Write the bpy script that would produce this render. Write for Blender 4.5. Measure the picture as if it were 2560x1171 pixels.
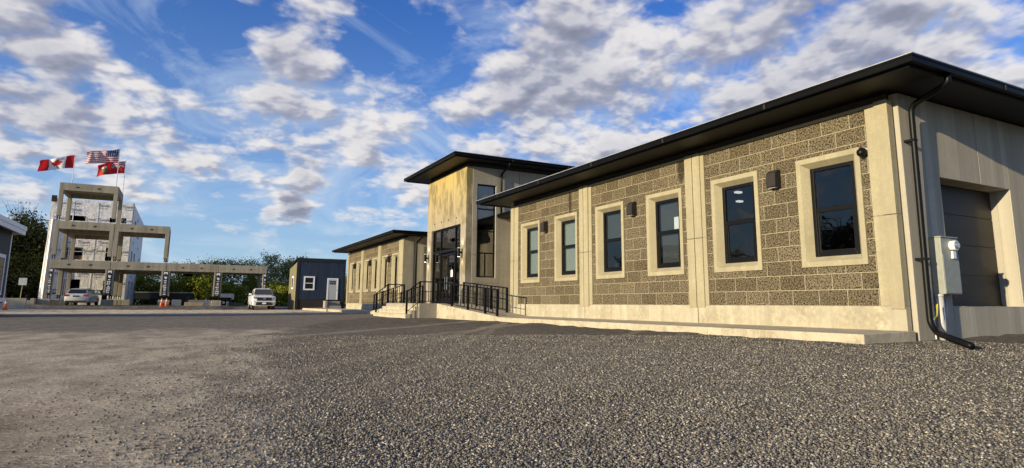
import bpy, math, random
import numpy as np
from mathutils import Vector, Matrix, noise as mn

S = bpy.context.scene
for o in list(bpy.data.objects): bpy.data.objects.remove(o)
COL = S.collection
R_ = math.radians

# ------------------------------------------------------------------ camera
cam_d = bpy.data.cameras.new('camera'); cam = bpy.data.objects.new('camera', cam_d); COL.objects.link(cam)
cam_d.sensor_width = 36; cam_d.lens = 1554 * 36 / 2560
cam_d.shift_x = -0.0027; cam_d.shift_y = -0.0283
cam_d.clip_end = 6000; cam_d.clip_start = 0.05
EYE = 0.66
cam.matrix_world = Matrix(((0.88311, -0.07958, -0.46238, 0), (-0.46913, -0.13649, -0.87252, 0),
                           (0.00632, 0.98744, -0.15787, EYE), (0, 0, 0, 1)))
S.camera = cam

# ------------------------------------------------------------------ sun, sky, exposure
SUN_EL, SUN_AZ = 11.6, -100.9          # azimuth clockwise from +Y
sd = Vector((math.sin(R_(SUN_AZ)) * math.cos(R_(SUN_EL)), math.cos(R_(SUN_AZ)) * math.cos(R_(SUN_EL)), math.sin(R_(SUN_EL))))
ld = bpy.data.lights.new('sun', 'SUN'); ld.energy = 5.0; ld.angle = R_(0.5); ld.color = (1.0, 0.85, 0.59)
sun = bpy.data.objects.new('sun', ld); COL.objects.link(sun)
sun.rotation_euler = (-sd).to_track_quat('-Z', 'Y').to_euler(); sun.location = sd * 300

S.view_settings.view_transform = 'Standard'; S.view_settings.look = 'None'
S.view_settings.exposure = 0.5; S.view_settings.gamma = 1

W = bpy.data.worlds.new('World'); S.world = W; W.use_nodes = True
nt = W.node_tree; nt.nodes.clear()
N = nt.nodes.new; LK = nt.links.new
def wm(op, a, b=None, c=None):
    n = N('ShaderNodeMath'); n.operation = op
    for i, v in enumerate((a, b, c)):
        if v is None: continue
        if isinstance(v, (int, float)): n.inputs[i].default_value = v
        else: LK(v, n.inputs[i])
    return n.outputs[0]
sky = N('ShaderNodeTexSky'); sky.sky_type = 'NISHITA'; sky.sun_disc = False
sky.sun_elevation = R_(SUN_EL); sky.sun_rotation = R_(SUN_AZ); sky.altitude = 100
sky.air_density = 1.0; sky.dust_density = 0.5; sky.ozone_density = 2.5
hs = N('ShaderNodeHueSaturation'); hs.inputs['Saturation'].default_value = 1.35; hs.inputs['Value'].default_value = 1.0
LK(sky.outputs[0], hs.inputs['Color'])
tint = N('ShaderNodeMix'); tint.data_type = 'RGBA'; tint.blend_type = 'MULTIPLY'; tint.inputs[0].default_value = 1
LK(hs.outputs[0], tint.inputs[6]); tint.inputs[7].default_value = (0.56, 0.88, 1.55, 1)
bg1 = N('ShaderNodeBackground'); bg1.inputs[1].default_value = 0.085
tc = N('ShaderNodeTexCoord'); sx = N('ShaderNodeSeparateXYZ'); LK(tc.outputs['Generated'], sx.inputs[0])
z = wm('MAXIMUM', sx.outputs[2], 0.0)
# pale milky air low down
hz = wm('POWER', wm('SUBTRACT', 1.0, z), 4.2)
den = wm('ADD', z, 0.27)
px_ = wm('DIVIDE', sx.outputs[0], den); py_ = wm('DIVIDE', sx.outputs[1], den)
cb = N('ShaderNodeCombineXYZ'); LK(px_, cb.inputs[0]); LK(py_, cb.inputs[1])
def cloudnoise(offset, scale, detail, rough, dist=0.0):
    mp = N('ShaderNodeVectorMath'); mp.operation = 'ADD'; LK(cb.outputs[0], mp.inputs[0]); mp.inputs[1].default_value = offset
    n = N('ShaderNodeTexNoise'); n.inputs['Scale'].default_value = scale; n.inputs['Detail'].default_value = detail
    n.inputs['Roughness'].default_value = rough; n.inputs['Distortion'].default_value = dist; n.noise_dimensions = '2D'
    LK(mp.outputs[0], n.inputs['Vector']); return n.outputs[0]
OFF = (3.1, 7.7, 0.0)
def blob(d, r, amp):
    """a patch of more (or less) cloud around direction d"""
    v = Vector(d).normalized()
    n = N('ShaderNodeVectorMath'); n.operation = 'DISTANCE'; LK(tc.outputs['Generated'], n.inputs[0]); n.inputs[1].default_value = v
    t = wm('DIVIDE', n.outputs['Value'], r); t = wm('MULTIPLY', t, t); t = wm('MULTIPLY', t, -1.0)
    return wm('MULTIPLY', wm('EXPONENT', t), amp)
def pixdir(x, y):   # the direction in which a patch of the sky stands
    M = cam.matrix_world.to_3x3(); return M @ Vector((x - 1287, -(y - 513), -1554))
blobs = [((2250, 60), .34, .20), ((1950, 330), .22, .12), ((2000, 60), .16, .12), ((1420, 60), .10, .22),
         ((700, 130), .075, .26), ((620, 240), .07, .12), ((760, 330), .10, .17), ((900, 300), .09, .12), ((1150, 340), .15, .16), ((1340, 210), .10, .20), ((1560, 330), .10, .12),
         ((90, 130), .09, .11), ((230, 220), .08, .13), ((60, 260), .10, .12), ((380, 330), .09, .12), ((150, 370), .16, .10), ((480, 370), .05, .12), ((60, 10), .1, .10), ((760, 10), .08, .14), ((1050, 10), .12, .12), ((500, 470), .10, .06), ((735, 510), .022, .34), ((750, 540), .022, .30), ((670, 535), .014, .30), ((760, 440), .03, .22), ((880, 495), .03, .12), ((640, 620), .05, .08),
         ((420, 120), .095, -.26), ((1030, 200), .085, -.26), ((960, 70), .07, -.16), ((560, 300), .05, -.08), ((1250, 90), .05, -.16), ((300, 480), .12, -.04), ((800, 520), .2, -.06),
         ((1590, 150), .045, -.16), ((1430, 340), .04, -.14), ((540, 60), .06, -.08)]
cov = None
for (bx_, by_), r, a in blobs:
    t = blob(pixdir(bx_, by_), r, a * .92 - .0); cov = t if cov is None else wm('ADD', cov, t)
def puffs(off, det):
    o = (OFF[0] + off[0], OFF[1] + off[1], 0)
    n = cloudnoise(o, 4.6, det, .56, .1)
    mp = N('ShaderNodeVectorMath'); mp.operation = 'ADD'; LK(cb.outputs[0], mp.inputs[0]); mp.inputs[1].default_value = o
    w1 = N('ShaderNodeTexNoise'); w1.inputs['Scale'].default_value = 12; w1.inputs['Detail'].default_value = 2; LK(mp.outputs[0], w1.inputs['Vector'])
    w2 = N('ShaderNodeVectorMath'); w2.operation = 'MULTIPLY_ADD'; LK(w1.outputs['Color'], w2.inputs[0]); w2.inputs[1].default_value = (.12, .12, .1); LK(mp.outputs[0], w2.inputs[2])
    v = N('ShaderNodeTexVoronoi'); v.voronoi_dimensions = '2D'; v.feature = 'F1'; v.inputs['Scale'].default_value = 8.6; v.inputs['Detail'].default_value = 2.0 if det > 5 else 1.0; v.inputs['Roughness'].default_value = .5; v.inputs['Lacunarity'].default_value = 2.3
    v.normalize = True; LK(w2.outputs[0], v.inputs['Vector'])
    return wm('ADD', wm('MULTIPLY', n, 1.0), wm('MULTIPLY', wm('SUBTRACT', .45, v.outputs['Distance']), .46))
big = cloudnoise(OFF, 1.1, 3.0, .5)
base = wm('ADD', wm('MULTIPLY', wm('SUBTRACT', big, .5), .22), cov)
dn = wm('ADD', puffs((0, 0), 7.0), base)
mask = N('ShaderNodeMapRange'); mask.interpolation_type = 'SMOOTHSTEP'; LK(dn, mask.inputs[0])
mask.inputs[1].default_value = .58; mask.inputs[2].default_value = .86
# lit side against the density a step towards the sun
rel = wm('SUBTRACT', puffs((0, 0), 4.0), puffs((-0.034, -0.034), 4.0))
lit = N('ShaderNodeMapRange'); LK(rel, lit.inputs[0]); lit.interpolation_type = 'SMOOTHSTEP'; lit.inputs[1].default_value = -.24; lit.inputs[2].default_value = .16
thick = N('ShaderNodeMapRange'); LK(dn, thick.inputs[0]); thick.inputs[1].default_value = .70; thick.inputs[2].default_value = 1.05
li = wm('SUBTRACT', wm('ADD', wm('MULTIPLY', lit.outputs[0], .66), .42), wm('ADD', wm('MULTIPLY', thick.outputs[0], .22), wm('MULTIPLY', wm('MAXIMUM', cov, 0.0), .80)))
cr = N('ShaderNodeValToRGB'); LK(li, cr.inputs[0])
cr.color_ramp.elements[0].position = .0; cr.color_ramp.elements[0].color = (.17, .178, .23, 1)
cr.color_ramp.elements[1].position = .85; cr.color_ramp.elements[1].color = (.60, .58, .57, 1)
e = cr.color_ramp.elements.new(.42); e.color = (.285, .295, .36, 1)
bg2 = N('ShaderNodeBackground'); LK(cr.outputs[0], bg2.inputs[0]); bg2.inputs[1].default_value = 1.0
# thin veil and low streaks
st = N('ShaderNodeVectorMath'); st.operation = 'MULTIPLY'; LK(tc.outputs['Generated'], st.inputs[0]); st.inputs[1].default_value = (2.2, 2.2, 26)
sn = N('ShaderNodeTexNoise'); sn.inputs['Scale'].default_value = 1.7; sn.inputs['Detail'].default_value = 6; sn.inputs['Roughness'].default_value = .55
LK(st.outputs[0], sn.inputs['Vector'])
veil = N('ShaderNodeMapRange'); LK(sn.outputs[0], veil.inputs[0]); veil.inputs[1].default_value = .44; veil.inputs[2].default_value = .70
veilc = N('ShaderNodeMix'); veilc.data_type = 'RGBA'
veilc.inputs[6].default_value = (.33, .46, .57, 1); veilc.inputs[7].default_value = (.17, .235, .37, 1)
low = N('ShaderNodeMapRange'); LK(z, low.inputs[0]); low.inputs[1].default_value = .115; low.inputs[2].default_value = .01
LK(wm('MULTIPLY', low.outputs[0], veil.outputs[0]), veilc.inputs[0])
bg3 = N('ShaderNodeBackground'); LK(veilc.outputs[2], bg3.inputs[0])
LK(tint.outputs[2], bg1.inputs[0])
m1 = N('ShaderNodeMixShader'); LK(wm('MULTIPLY', hz, .97), m1.inputs[0]); LK(bg1.outputs[0], m1.inputs[1]); LK(bg3.outputs[0], m1.inputs[2])
m2 = N('ShaderNodeMixShader')
fade = N('ShaderNodeMapRange'); LK(z, fade.inputs[0]); fade.inputs[1].default_value = .05; fade.inputs[2].default_value = .145
LK(wm('MULTIPLY', wm('MULTIPLY', mask.outputs[0], fade.outputs[0]), .95), m2.inputs[0])
wn_ = cloudnoise((9.3, 1.7, 0), 2.2, 8.0, .6, .9)
wv = N('ShaderNodeMapRange'); LK(wn_, wv.inputs[0]); wv.inputs[1].default_value = .48; wv.inputs[2].default_value = .80; wv.inputs[4].default_value = .75
bg4 = N('ShaderNodeBackground'); bg4.inputs[0].default_value = (.42, .50, .60, 1); bg4.inputs[1].default_value = 1.0
m15 = N('ShaderNodeMixShader'); LK(wv.outputs[0], m15.inputs[0]); LK(m1.outputs[0], m15.inputs[1]); LK(bg4.outputs[0], m15.inputs[2])
LK(m15.outputs[0], m2.inputs[1]); LK(bg2.outputs[0], m2.inputs[2])
wo = N('ShaderNodeOutputWorld'); LK(m2.outputs[0], wo.inputs[0])

# ------------------------------------------------------------------ materials
class NT:
    def __init__(s, m): s.m = m; s.t = m.node_tree; s.n = s.t.nodes; s.l = s.t.links; s.bsdf = s.n['Principled BSDF']
    def new(s, k, **kw):
        n = s.n.new(k)
        for a, b in kw.items():
            if hasattr(n, a): setattr(n, a, b)
        return n
    def pos(s, sc=(1, 1, 1), obj=False):
        if obj: g = s.new('ShaderNodeTexCoord').outputs['Object']
        else: g = s.new('ShaderNodeNewGeometry').outputs['Position']
        v = s.new('ShaderNodeVectorMath', operation='MULTIPLY'); s.l.new(g, v.inputs[0]); v.inputs[1].default_value = sc
        return v.outputs[0]
    def noise(s, vec, scale, detail=4, rough=.55):
        n = s.new('ShaderNodeTexNoise'); s.l.new(vec, n.inputs['Vector']); n.inputs['Scale'].default_value = scale
        n.inputs['Detail'].default_value = detail; n.inputs['Roughness'].default_value = rough; return n.outputs[0]
    def mr(s, v, a, b, c=0., d=1.):
        n = s.new('ShaderNodeMapRange'); s.l.new(v, n.inputs[0])
        for i, x in enumerate((a, b, c, d)): n.inputs[i + 1].default_value = x
        return n.outputs[0]
    def mix(s, f, a, b, mode='MIX'):
        n = s.new('ShaderNodeMix', data_type='RGBA'); n.blend_type = mode
        for i, v in ((0, f), (6, a), (7, b)):
            if isinstance(v, (int, float)): n.inputs[i].default_value = v
            elif isinstance(v, tuple): n.inputs[i].default_value = (*v[:3], 1)
            else: s.l.new(v, n.inputs[i])
        return n.outputs[2]
    def math(s, op, a, b=None):
        n = s.new('ShaderNodeMath', operation=op)
        for i, v in enumerate((a, b)):
            if v is None: continue
            if isinstance(v, (int, float)): n.inputs[i].default_value = v
            else: s.l.new(v, n.inputs[i])
        return n.outputs[0]
    def bump(s, h, strength=.4, dist=.01):
        n = s.new('ShaderNodeBump'); n.inputs['Strength'].default_value = strength; n.inputs['Distance'].default_value = dist
        s.l.new(h, n.inputs['Height']); s.l.new(n.outputs[0], s.bsdf.inputs['Normal'])
    def col(s, c): s.l.new(c, s.bsdf.inputs['Base Color'])
def mat(name, color=(.5, .5, .5), rough=.6, metal=0., spec=.5):
    m = bpy.data.materials.new(name); m.use_nodes = True; t = NT(m)
    t.bsdf.inputs['Base Color'].default_value = (*color, 1); t.bsdf.inputs['Roughness'].default_value = rough
    t.bsdf.inputs['Metallic'].default_value = metal; t.bsdf.inputs['Specular IOR Level'].default_value = spec
    return m, t
def simple(name, color, rough=.6, metal=0., var=.15, scale=6., bump=0., spec=.5, obj=False):
    m, t = mat(name, color, rough, metal, spec)
    n = t.noise(t.pos(obj=obj), scale, 5)
    dk = tuple(c * (1 - var) for c in color); lt = tuple(min(1, c * (1 + var)) for c in color)
    t.col(t.mix(t.mr(n, .3, .7), dk, lt))
    if bump: t.bump(n, bump, .01)
    return m
M = {}
def concrete(name, c, stain=.3, streak=0., sc=1., grain=.25, stainc=None, board=0.):
    m, t = mat(name, c, .85, spec=.2)
    p = t.pos()
    a = t.noise(p, .9 * sc, 6, .65); b = t.noise(p, 24 * sc, 5, .75); d = t.noise(p, 7 * sc, 5, .6)
    dk = stainc or tuple(x * .62 for x in c)
    col = t.mix(t.math('MULTIPLY', t.mr(a, .42, .72), stain), c, dk)
    col = t.mix(t.math('MULTIPLY', t.mr(d, .45, .75), stain * .7), col, tuple(min(1, x * 1.22) for x in c))
    if streak:
        q = t.noise(t.pos((3.2, 3.2, .10)), 1.0, 5, .6); w = t.noise(t.pos((11, 11, .25)), 1.0, 3, .6)
        col = t.mix(t.math('MULTIPLY', t.mr(q, .40, .66), streak), col, tuple(x * .55 for x in c))
        col = t.mix(t.math('MULTIPLY', t.mr(w, .45, .7), streak * .6), col, tuple(x * .7 for x in c))
    if board:
        sp_ = t.new('ShaderNodeSeparateXYZ'); t.l.new(p, sp_.inputs[0]); u = t.math('DIVIDE', t.math('ADD', sp_.outputs[0], sp_.outputs[1]), .235)
        fl = t.math('FLOOR', u); wn = t.new('ShaderNodeTexWhiteNoise', noise_dimensions='1D'); t.l.new(fl, wn.inputs['W'])
        col = t.mix(t.math('MULTIPLY', wn.outputs[0], board), col, tuple(x * .5 for x in c))
        fr_ = t.math('SUBTRACT', u, fl); col = t.mix(t.mr(fr_, .05, .0, 0, board * 1.3), col, tuple(x * .35 for x in c))
    col = t.mix(t.math('MULTIPLY', t.mr(b, .35, .65), grain), col, tuple(x * .7 for x in c))
    t.col(col); t.bump(t.math('ADD', b, t.math('MULTIPLY', d, .8)), .35, .006)
    return m
M['panel'] = concrete('beige_precast', (.42, .37, .238), .8, .6, 1.3, .8)
M['plinth'] = concrete('pale_precast', (.50, .45, .325), 1.3, .8, 1.6, .7, (.26, .21, .12))
M['conc'] = concrete('grey_concrete', (.55, .50, .39), .7, .8, 1.0, .5, None, .85)
M['conc_pale'] = concrete('pale_concrete', (.36, .33, .26), .9, .4, 1.5, .4)
M['frame_conc'] = concrete('structure_concrete', (.42, .375, .275), .7, .9, 1.0, .4)
M['slab'] = concrete('pavement_concrete', (.52, .46, .33), 1.0, .2, 3.2, .6, (.22, .18, .11))
M['frieze'] = simple('dark_frieze', (.03, .025, .018), .7)
M['black'] = simple('black_metal', (.004, .004, .004), .45, 0, .2, 20, spec=.2)
M['gutter'] = simple('black_gutter', (.0025, .0025, .0025), .5, 0, .2, 3, spec=.12)
M['drip'] = simple('pale_drip_edge', (.45, .44, .42), .4, .3)
M['roofing'] = simple('roof_metal', (.12, .12, .12), .5, .2)
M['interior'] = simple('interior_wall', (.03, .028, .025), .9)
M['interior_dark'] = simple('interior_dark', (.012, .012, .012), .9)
# ribbed soffit
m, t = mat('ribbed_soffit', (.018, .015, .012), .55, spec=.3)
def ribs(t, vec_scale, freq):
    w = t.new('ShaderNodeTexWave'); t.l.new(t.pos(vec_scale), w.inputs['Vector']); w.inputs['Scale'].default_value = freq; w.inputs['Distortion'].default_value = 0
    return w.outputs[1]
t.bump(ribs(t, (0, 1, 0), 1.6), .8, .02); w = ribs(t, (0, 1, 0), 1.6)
t.col(t.mix(w, (.002, .002, .0015), (.040, .032, .021))); M['soffit'] = m  # bounce light on the ribs is put into the colour
# tower front with golden upper part
m, t = mat('golden_streaked_precast', (.5, .45, .3), .85, spec=.2)
p = t.pos(); sep = t.new('ShaderNodeSeparateXYZ'); t.l.new(p, sep.inputs[0])
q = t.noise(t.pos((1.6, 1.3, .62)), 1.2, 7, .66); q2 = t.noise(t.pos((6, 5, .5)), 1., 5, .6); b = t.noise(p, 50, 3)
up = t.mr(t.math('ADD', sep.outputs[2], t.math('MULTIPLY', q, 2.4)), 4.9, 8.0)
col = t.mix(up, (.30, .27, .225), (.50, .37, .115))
col = t.mix(t.math('MULTIPLY', t.mr(q, .46, .58), .8), col, (.15, .13, .07))
col = t.mix(t.math('MULTIPLY', t.mr(q2, .5, .7), .5), col, (.24, .20, .10))
col = t.mix(t.math('MULTIPLY', t.mr(b, .35, .65), .25), col, (.22, .19, .12))
t.col(col); t.bump(b, .3, .005); M['gold'] = m
# split block face: brick pattern of dark rough blocks with light joints (object space: x across, z up)
def blockface(name):
    m, t = mat(name, (.1, .1, .1), .95, spec=.1)
    g = t.pos((1, 1, 1)); s_ = t.new('ShaderNodeSeparateXYZ'); t.l.new(g, s_.inputs[0])
    c_ = t.new('ShaderNodeCombineXYZ'); t.l.new(s_.outputs[1], c_.inputs[0]); t.l.new(t.math('SUBTRACT', s_.outputs[2], .672), c_.inputs[1])
    br = t.new('ShaderNodeTexBrick'); t.l.new(c_.outputs[0], br.inputs['Vector'])
    br.inputs['Scale'].default_value = 1; br.inputs['Brick Width'].default_value = .61; br.inputs['Row Height'].default_value = .31
    br.inputs['Mortar Size'].default_value = .0065; br.inputs['Bias'].default_value = 0.0; br.inputs['Mortar Smooth'].default_value = .25
    br.inputs['Color1'].default_value = (.17, .138, .085, 1); br.inputs['Color2'].default_value = (.27, .225, .145, 1); br.inputs['Mortar'].default_value = (.38, .325, .21, 1)
    n1 = t.noise(t.pos(), 30, 6, .75); n2 = t.noise(t.pos(), 1.3, 4, .6); v = t.new('ShaderNodeTexVoronoi'); t.l.new(t.pos(), v.inputs['Vector']); v.inputs['Scale'].default_value = 38
    dark = t.mix(t.mr(n1, .48, .57), br.outputs[0], (.032, .025, .015), 'MIX')
    dark = t.mix(t.mr(n1, .42, .35), dark, (.42, .35, .23))
    col = t.mix(br.outputs['Fac'], dark, (.40, .345, .225))
    # water stain under the eaves where the photograph shows it
    st = None
    for yc, zc, ry, rz in ((12.0, 4.15, .16, .42), (17.3, 4.05, .12, .50)):
        a = t.math('DIVIDE', t.math('SUBTRACT', s_.outputs[1], yc), ry); b_ = t.math('DIVIDE', t.math('SUBTRACT', s_.outputs[2], zc), rz)
        d = t.math('ADD', t.math('MULTIPLY', a, a), t.math('MULTIPLY', b_, b_)); x = t.mr(t.math('ADD', d, t.math('MULTIPLY', n1, .9)), 1.3, .8)
        st = x if st is None else t.math('MAXIMUM', st, x)
    col = t.mix(t.math('MULTIPLY', st, .75), col, (.025, .02, .014))
    t.col(col)
    h = t.math('ADD', t.math('MULTIPLY', n1, .9), t.math('MULTIPLY', v.outputs[0], .5)); h = t.math('ADD', h, t.math('MULTIPLY', n2, .3))
    h2 = t.mix(br.outputs['Fac'], h, (1.0, 1.0, 1.0)); t.bump(h2, 1.0, .05)
    return m
M['block'] = blockface('split_face_blocks')
# glass
def glass(name, tintc, ior=1.75, dark=0.0):
    m = bpy.data.materials.new(name); m.use_nodes = True; n = m.node_tree; n.nodes.clear()
    o = n.nodes.new('ShaderNodeOutputMaterial'); mx = n.nodes.new('ShaderNodeMixShader'); tr = n.nodes.new('ShaderNodeBsdfTransparent')
    gl = n.nodes.new('ShaderNodeBsdfGlossy'); fr = n.nodes.new('ShaderNodeFresnel'); fr.inputs[0].default_value = ior
    tr.inputs[0].default_value = (*tintc, 1); gl.inputs['Roughness'].default_value = .015; gl.inputs[0].default_value = (.95, .93, .88, 1)
    nz = n.nodes.new('ShaderNodeTexNoise'); nz.inputs['Scale'].default_value = 1.6; g = n.nodes.new('ShaderNodeNewGeometry'); n.links.new(g.outputs['Position'], nz.inputs['Vector'])
    bp = n.nodes.new('ShaderNodeBump'); bp.inputs['Strength'].default_value = .06; bp.inputs['Distance'].default_value = .05
    n.links.new(nz.outputs[0], bp.inputs['Height']); n.links.new(bp.outputs[0], gl.inputs['Normal'])
    inv = n.nodes.new('ShaderNodeMath'); inv.operation = 'SUBTRACT'; inv.inputs[0].default_value = 1; n.links.new(g.outputs['Backfacing'], inv.inputs[1])
    mu = n.nodes.new('ShaderNodeMath'); mu.operation = 'MULTIPLY'; n.links.new(fr.outputs[0], mu.inputs[0]); n.links.new(inv.outputs[0], mu.inputs[1])
    n.links.new(mu.outputs[0], mx.inputs[0]); n.links.new(tr.outputs[0], mx.inputs[1]); n.links.new(gl.outputs[0], mx.inputs[2]); n.links.new(mx.outputs[0], o.inputs[0])
    return m
M['glass'] = glass('window_glass', (.80, .83, .84), 1.62); M['glass_dark'] = glass('tinted_glass', (.35, .36, .37), 2.3)
M['blind'] = None
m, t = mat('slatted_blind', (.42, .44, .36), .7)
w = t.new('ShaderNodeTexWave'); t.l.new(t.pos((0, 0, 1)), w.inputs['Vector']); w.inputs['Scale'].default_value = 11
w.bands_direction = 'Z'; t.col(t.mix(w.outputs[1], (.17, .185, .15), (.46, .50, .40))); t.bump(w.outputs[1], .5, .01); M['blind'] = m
m, t = mat('shaded_slatted_blind', (.1, .1, .1), .7)  # same slats as the pale blind, with shade put into darker colours
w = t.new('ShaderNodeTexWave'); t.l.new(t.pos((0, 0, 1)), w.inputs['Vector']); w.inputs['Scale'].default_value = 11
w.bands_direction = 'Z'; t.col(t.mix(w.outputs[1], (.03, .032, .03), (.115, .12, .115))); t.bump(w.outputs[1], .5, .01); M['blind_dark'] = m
M['paper'] = simple('white_paper', (.85, .85, .84), .8, 0, .05)
# lamps
def emit(name, c, s):
    m, t = mat(name, c, .5); t.bsdf.inputs['Emission Color'].default_value = (*c, 1); t.bsdf.inputs['Emission Strength'].default_value = s; return m
M['lamp_on'] = emit('lit_lens', (1, .9, .7), 6); M['tube_on'] = emit('lit_ceiling_panel', (1, .97, .9), .7)
# wrap
m, t = mat('house_wrap', (.74, .73, .71), .5, spec=.4)
n1 = t.noise(t.pos((1, 1, 1.6)), 1.3, 7, .62); n2 = t.noise(t.pos((1, 1, .5)), 3.4, 6, .7)
t.col(t.mix(t.mr(n1, .35, .7), (.90, .86, .80), (.70, .67, .62)))
t.bump(t.math('ADD', n1, t.math('MULTIPLY', n2, .7)), .8, .10); M['wrap'] = m
M['ink'] = simple('printed_ink', (.20, .22, .28), .7)
M['brown'] = simple('bare_sheathing', (.20, .12, .06), .8, 0, .3, 3)
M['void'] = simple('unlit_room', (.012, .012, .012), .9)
M['white'] = simple('white_paint', (.78, .78, .76), .5, 0, .06, 4)
M['banner'] = simple('black_banner', (.012, .012, .013), .5)
M['bannerink'] = simple('white_print', (.75, .75, .73), .6)
# siding with vertical boards
def siding(name, c1, c2, axis, freq):
    m, t = mat(name, c1, .6, spec=.3)
    v = (freq, 0, 0) if axis == 'x' else (0, freq, 0)
    q = t.noise(t.pos((freq * 1.0 if axis == 'x' else .1, .1 if axis == 'x' else freq, .25)), 1.3, 4, .7)
    w = t.new('ShaderNodeTexWave'); t.l.new(t.pos(v), w.inputs['Vector']); w.inputs['Scale'].default_value = .5; w.inputs['Distortion'].default_value = 0
    w.bands_direction = 'X' if axis == 'x' else 'Y'
    col = t.mix(t.mr(q, .3, .72), c1, c2); col = t.mix(t.mr(w.outputs[1], 0, .18, .8, 0), col, (.004, .005, .006)); t.col(col)
    t.bump(w.outputs[1], .6, .02); return m
M['bluesiding'] = siding('blue_board_siding', (.006, .014, .034), (.026, .048, .088), 'x', 6.5)
M['sunlitsiding'] = siding('sunlit_board_siding', (.16, .14, .075), (.28, .25, .13), 'y', 5)  # shed side facing the sun: warm sunlight is put into the board colour
M['darksiding'] = siding('charcoal_ribbed_siding', (.008, .009, .016), (.018, .019, .03), 'y', 6)
M['skirt'] = simple('black_skirting', (.018, .014, .012), .8)
M['carpaint_w'] = simple('white_car_paint', (.72, .71, .68), .22, 0, .05, 3, obj=True)
M['carpaint_s'] = simple('silver_car_paint', (.55, .53, .49), .25, .25, .05, 3, obj=True)
M['carglass'] = simple('car_glass', (.012, .014, .016), .06, 0, .2, spec=.9)
M['tyre'] = simple('tyre_rubber', (.015, .015, .015), .85)
M['chrome'] = simple('bright_trim', (.5, .5, .5), .2, .8)
M['plastic'] = simple('black_plastic', (.012, .012, .012), .5)
M['redlens'] = simple('red_lens', (.35, .01, .01), .2)
M['headlens'] = simple('headlight_lens', (.33, .33, .30), .12, .3)
M['orange'] = simple('orange_cone', (.75, .16, .05), .5, 0, .1)
M['cabinet'] = simple('grey_green_cabinet', (.26, .27, .23), .45, .0, .1, 8)
M['galv'] = simple('galvanised_steel', (.42, .42, .43), .4, .6, .3, 12)
M['pvc'] = simple('grey_conduit', (.42, .41, .38), .45, 0, .1)
M['timber'] = simple('tan_timber', (.34, .26, .15), .8, 0, .2, 5)
M['darkblock'] = simple('dark_timber', (.09, .085, .075), .8, 0, .2, 5)
M['yellow'] = simple('yellow_tape', (.75, .62, .04), .5)
M['green'] = simple('sign_face', (.55, .55, .5), .5)
M['doorgrey'] = simple('grey_door_paint', (.42, .43, .42), .5, 0, .05)
m, t = mat('overhead_door', (.05, .045, .037), .5, spec=.3)
n1 = t.noise(t.pos((1, 1, 3)), 1.2, 4); t.col(t.mix(t.mr(n1, .3, .7), (.018, .016, .013), (.034, .030, .024))); M['ohdoor'] = m

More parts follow.
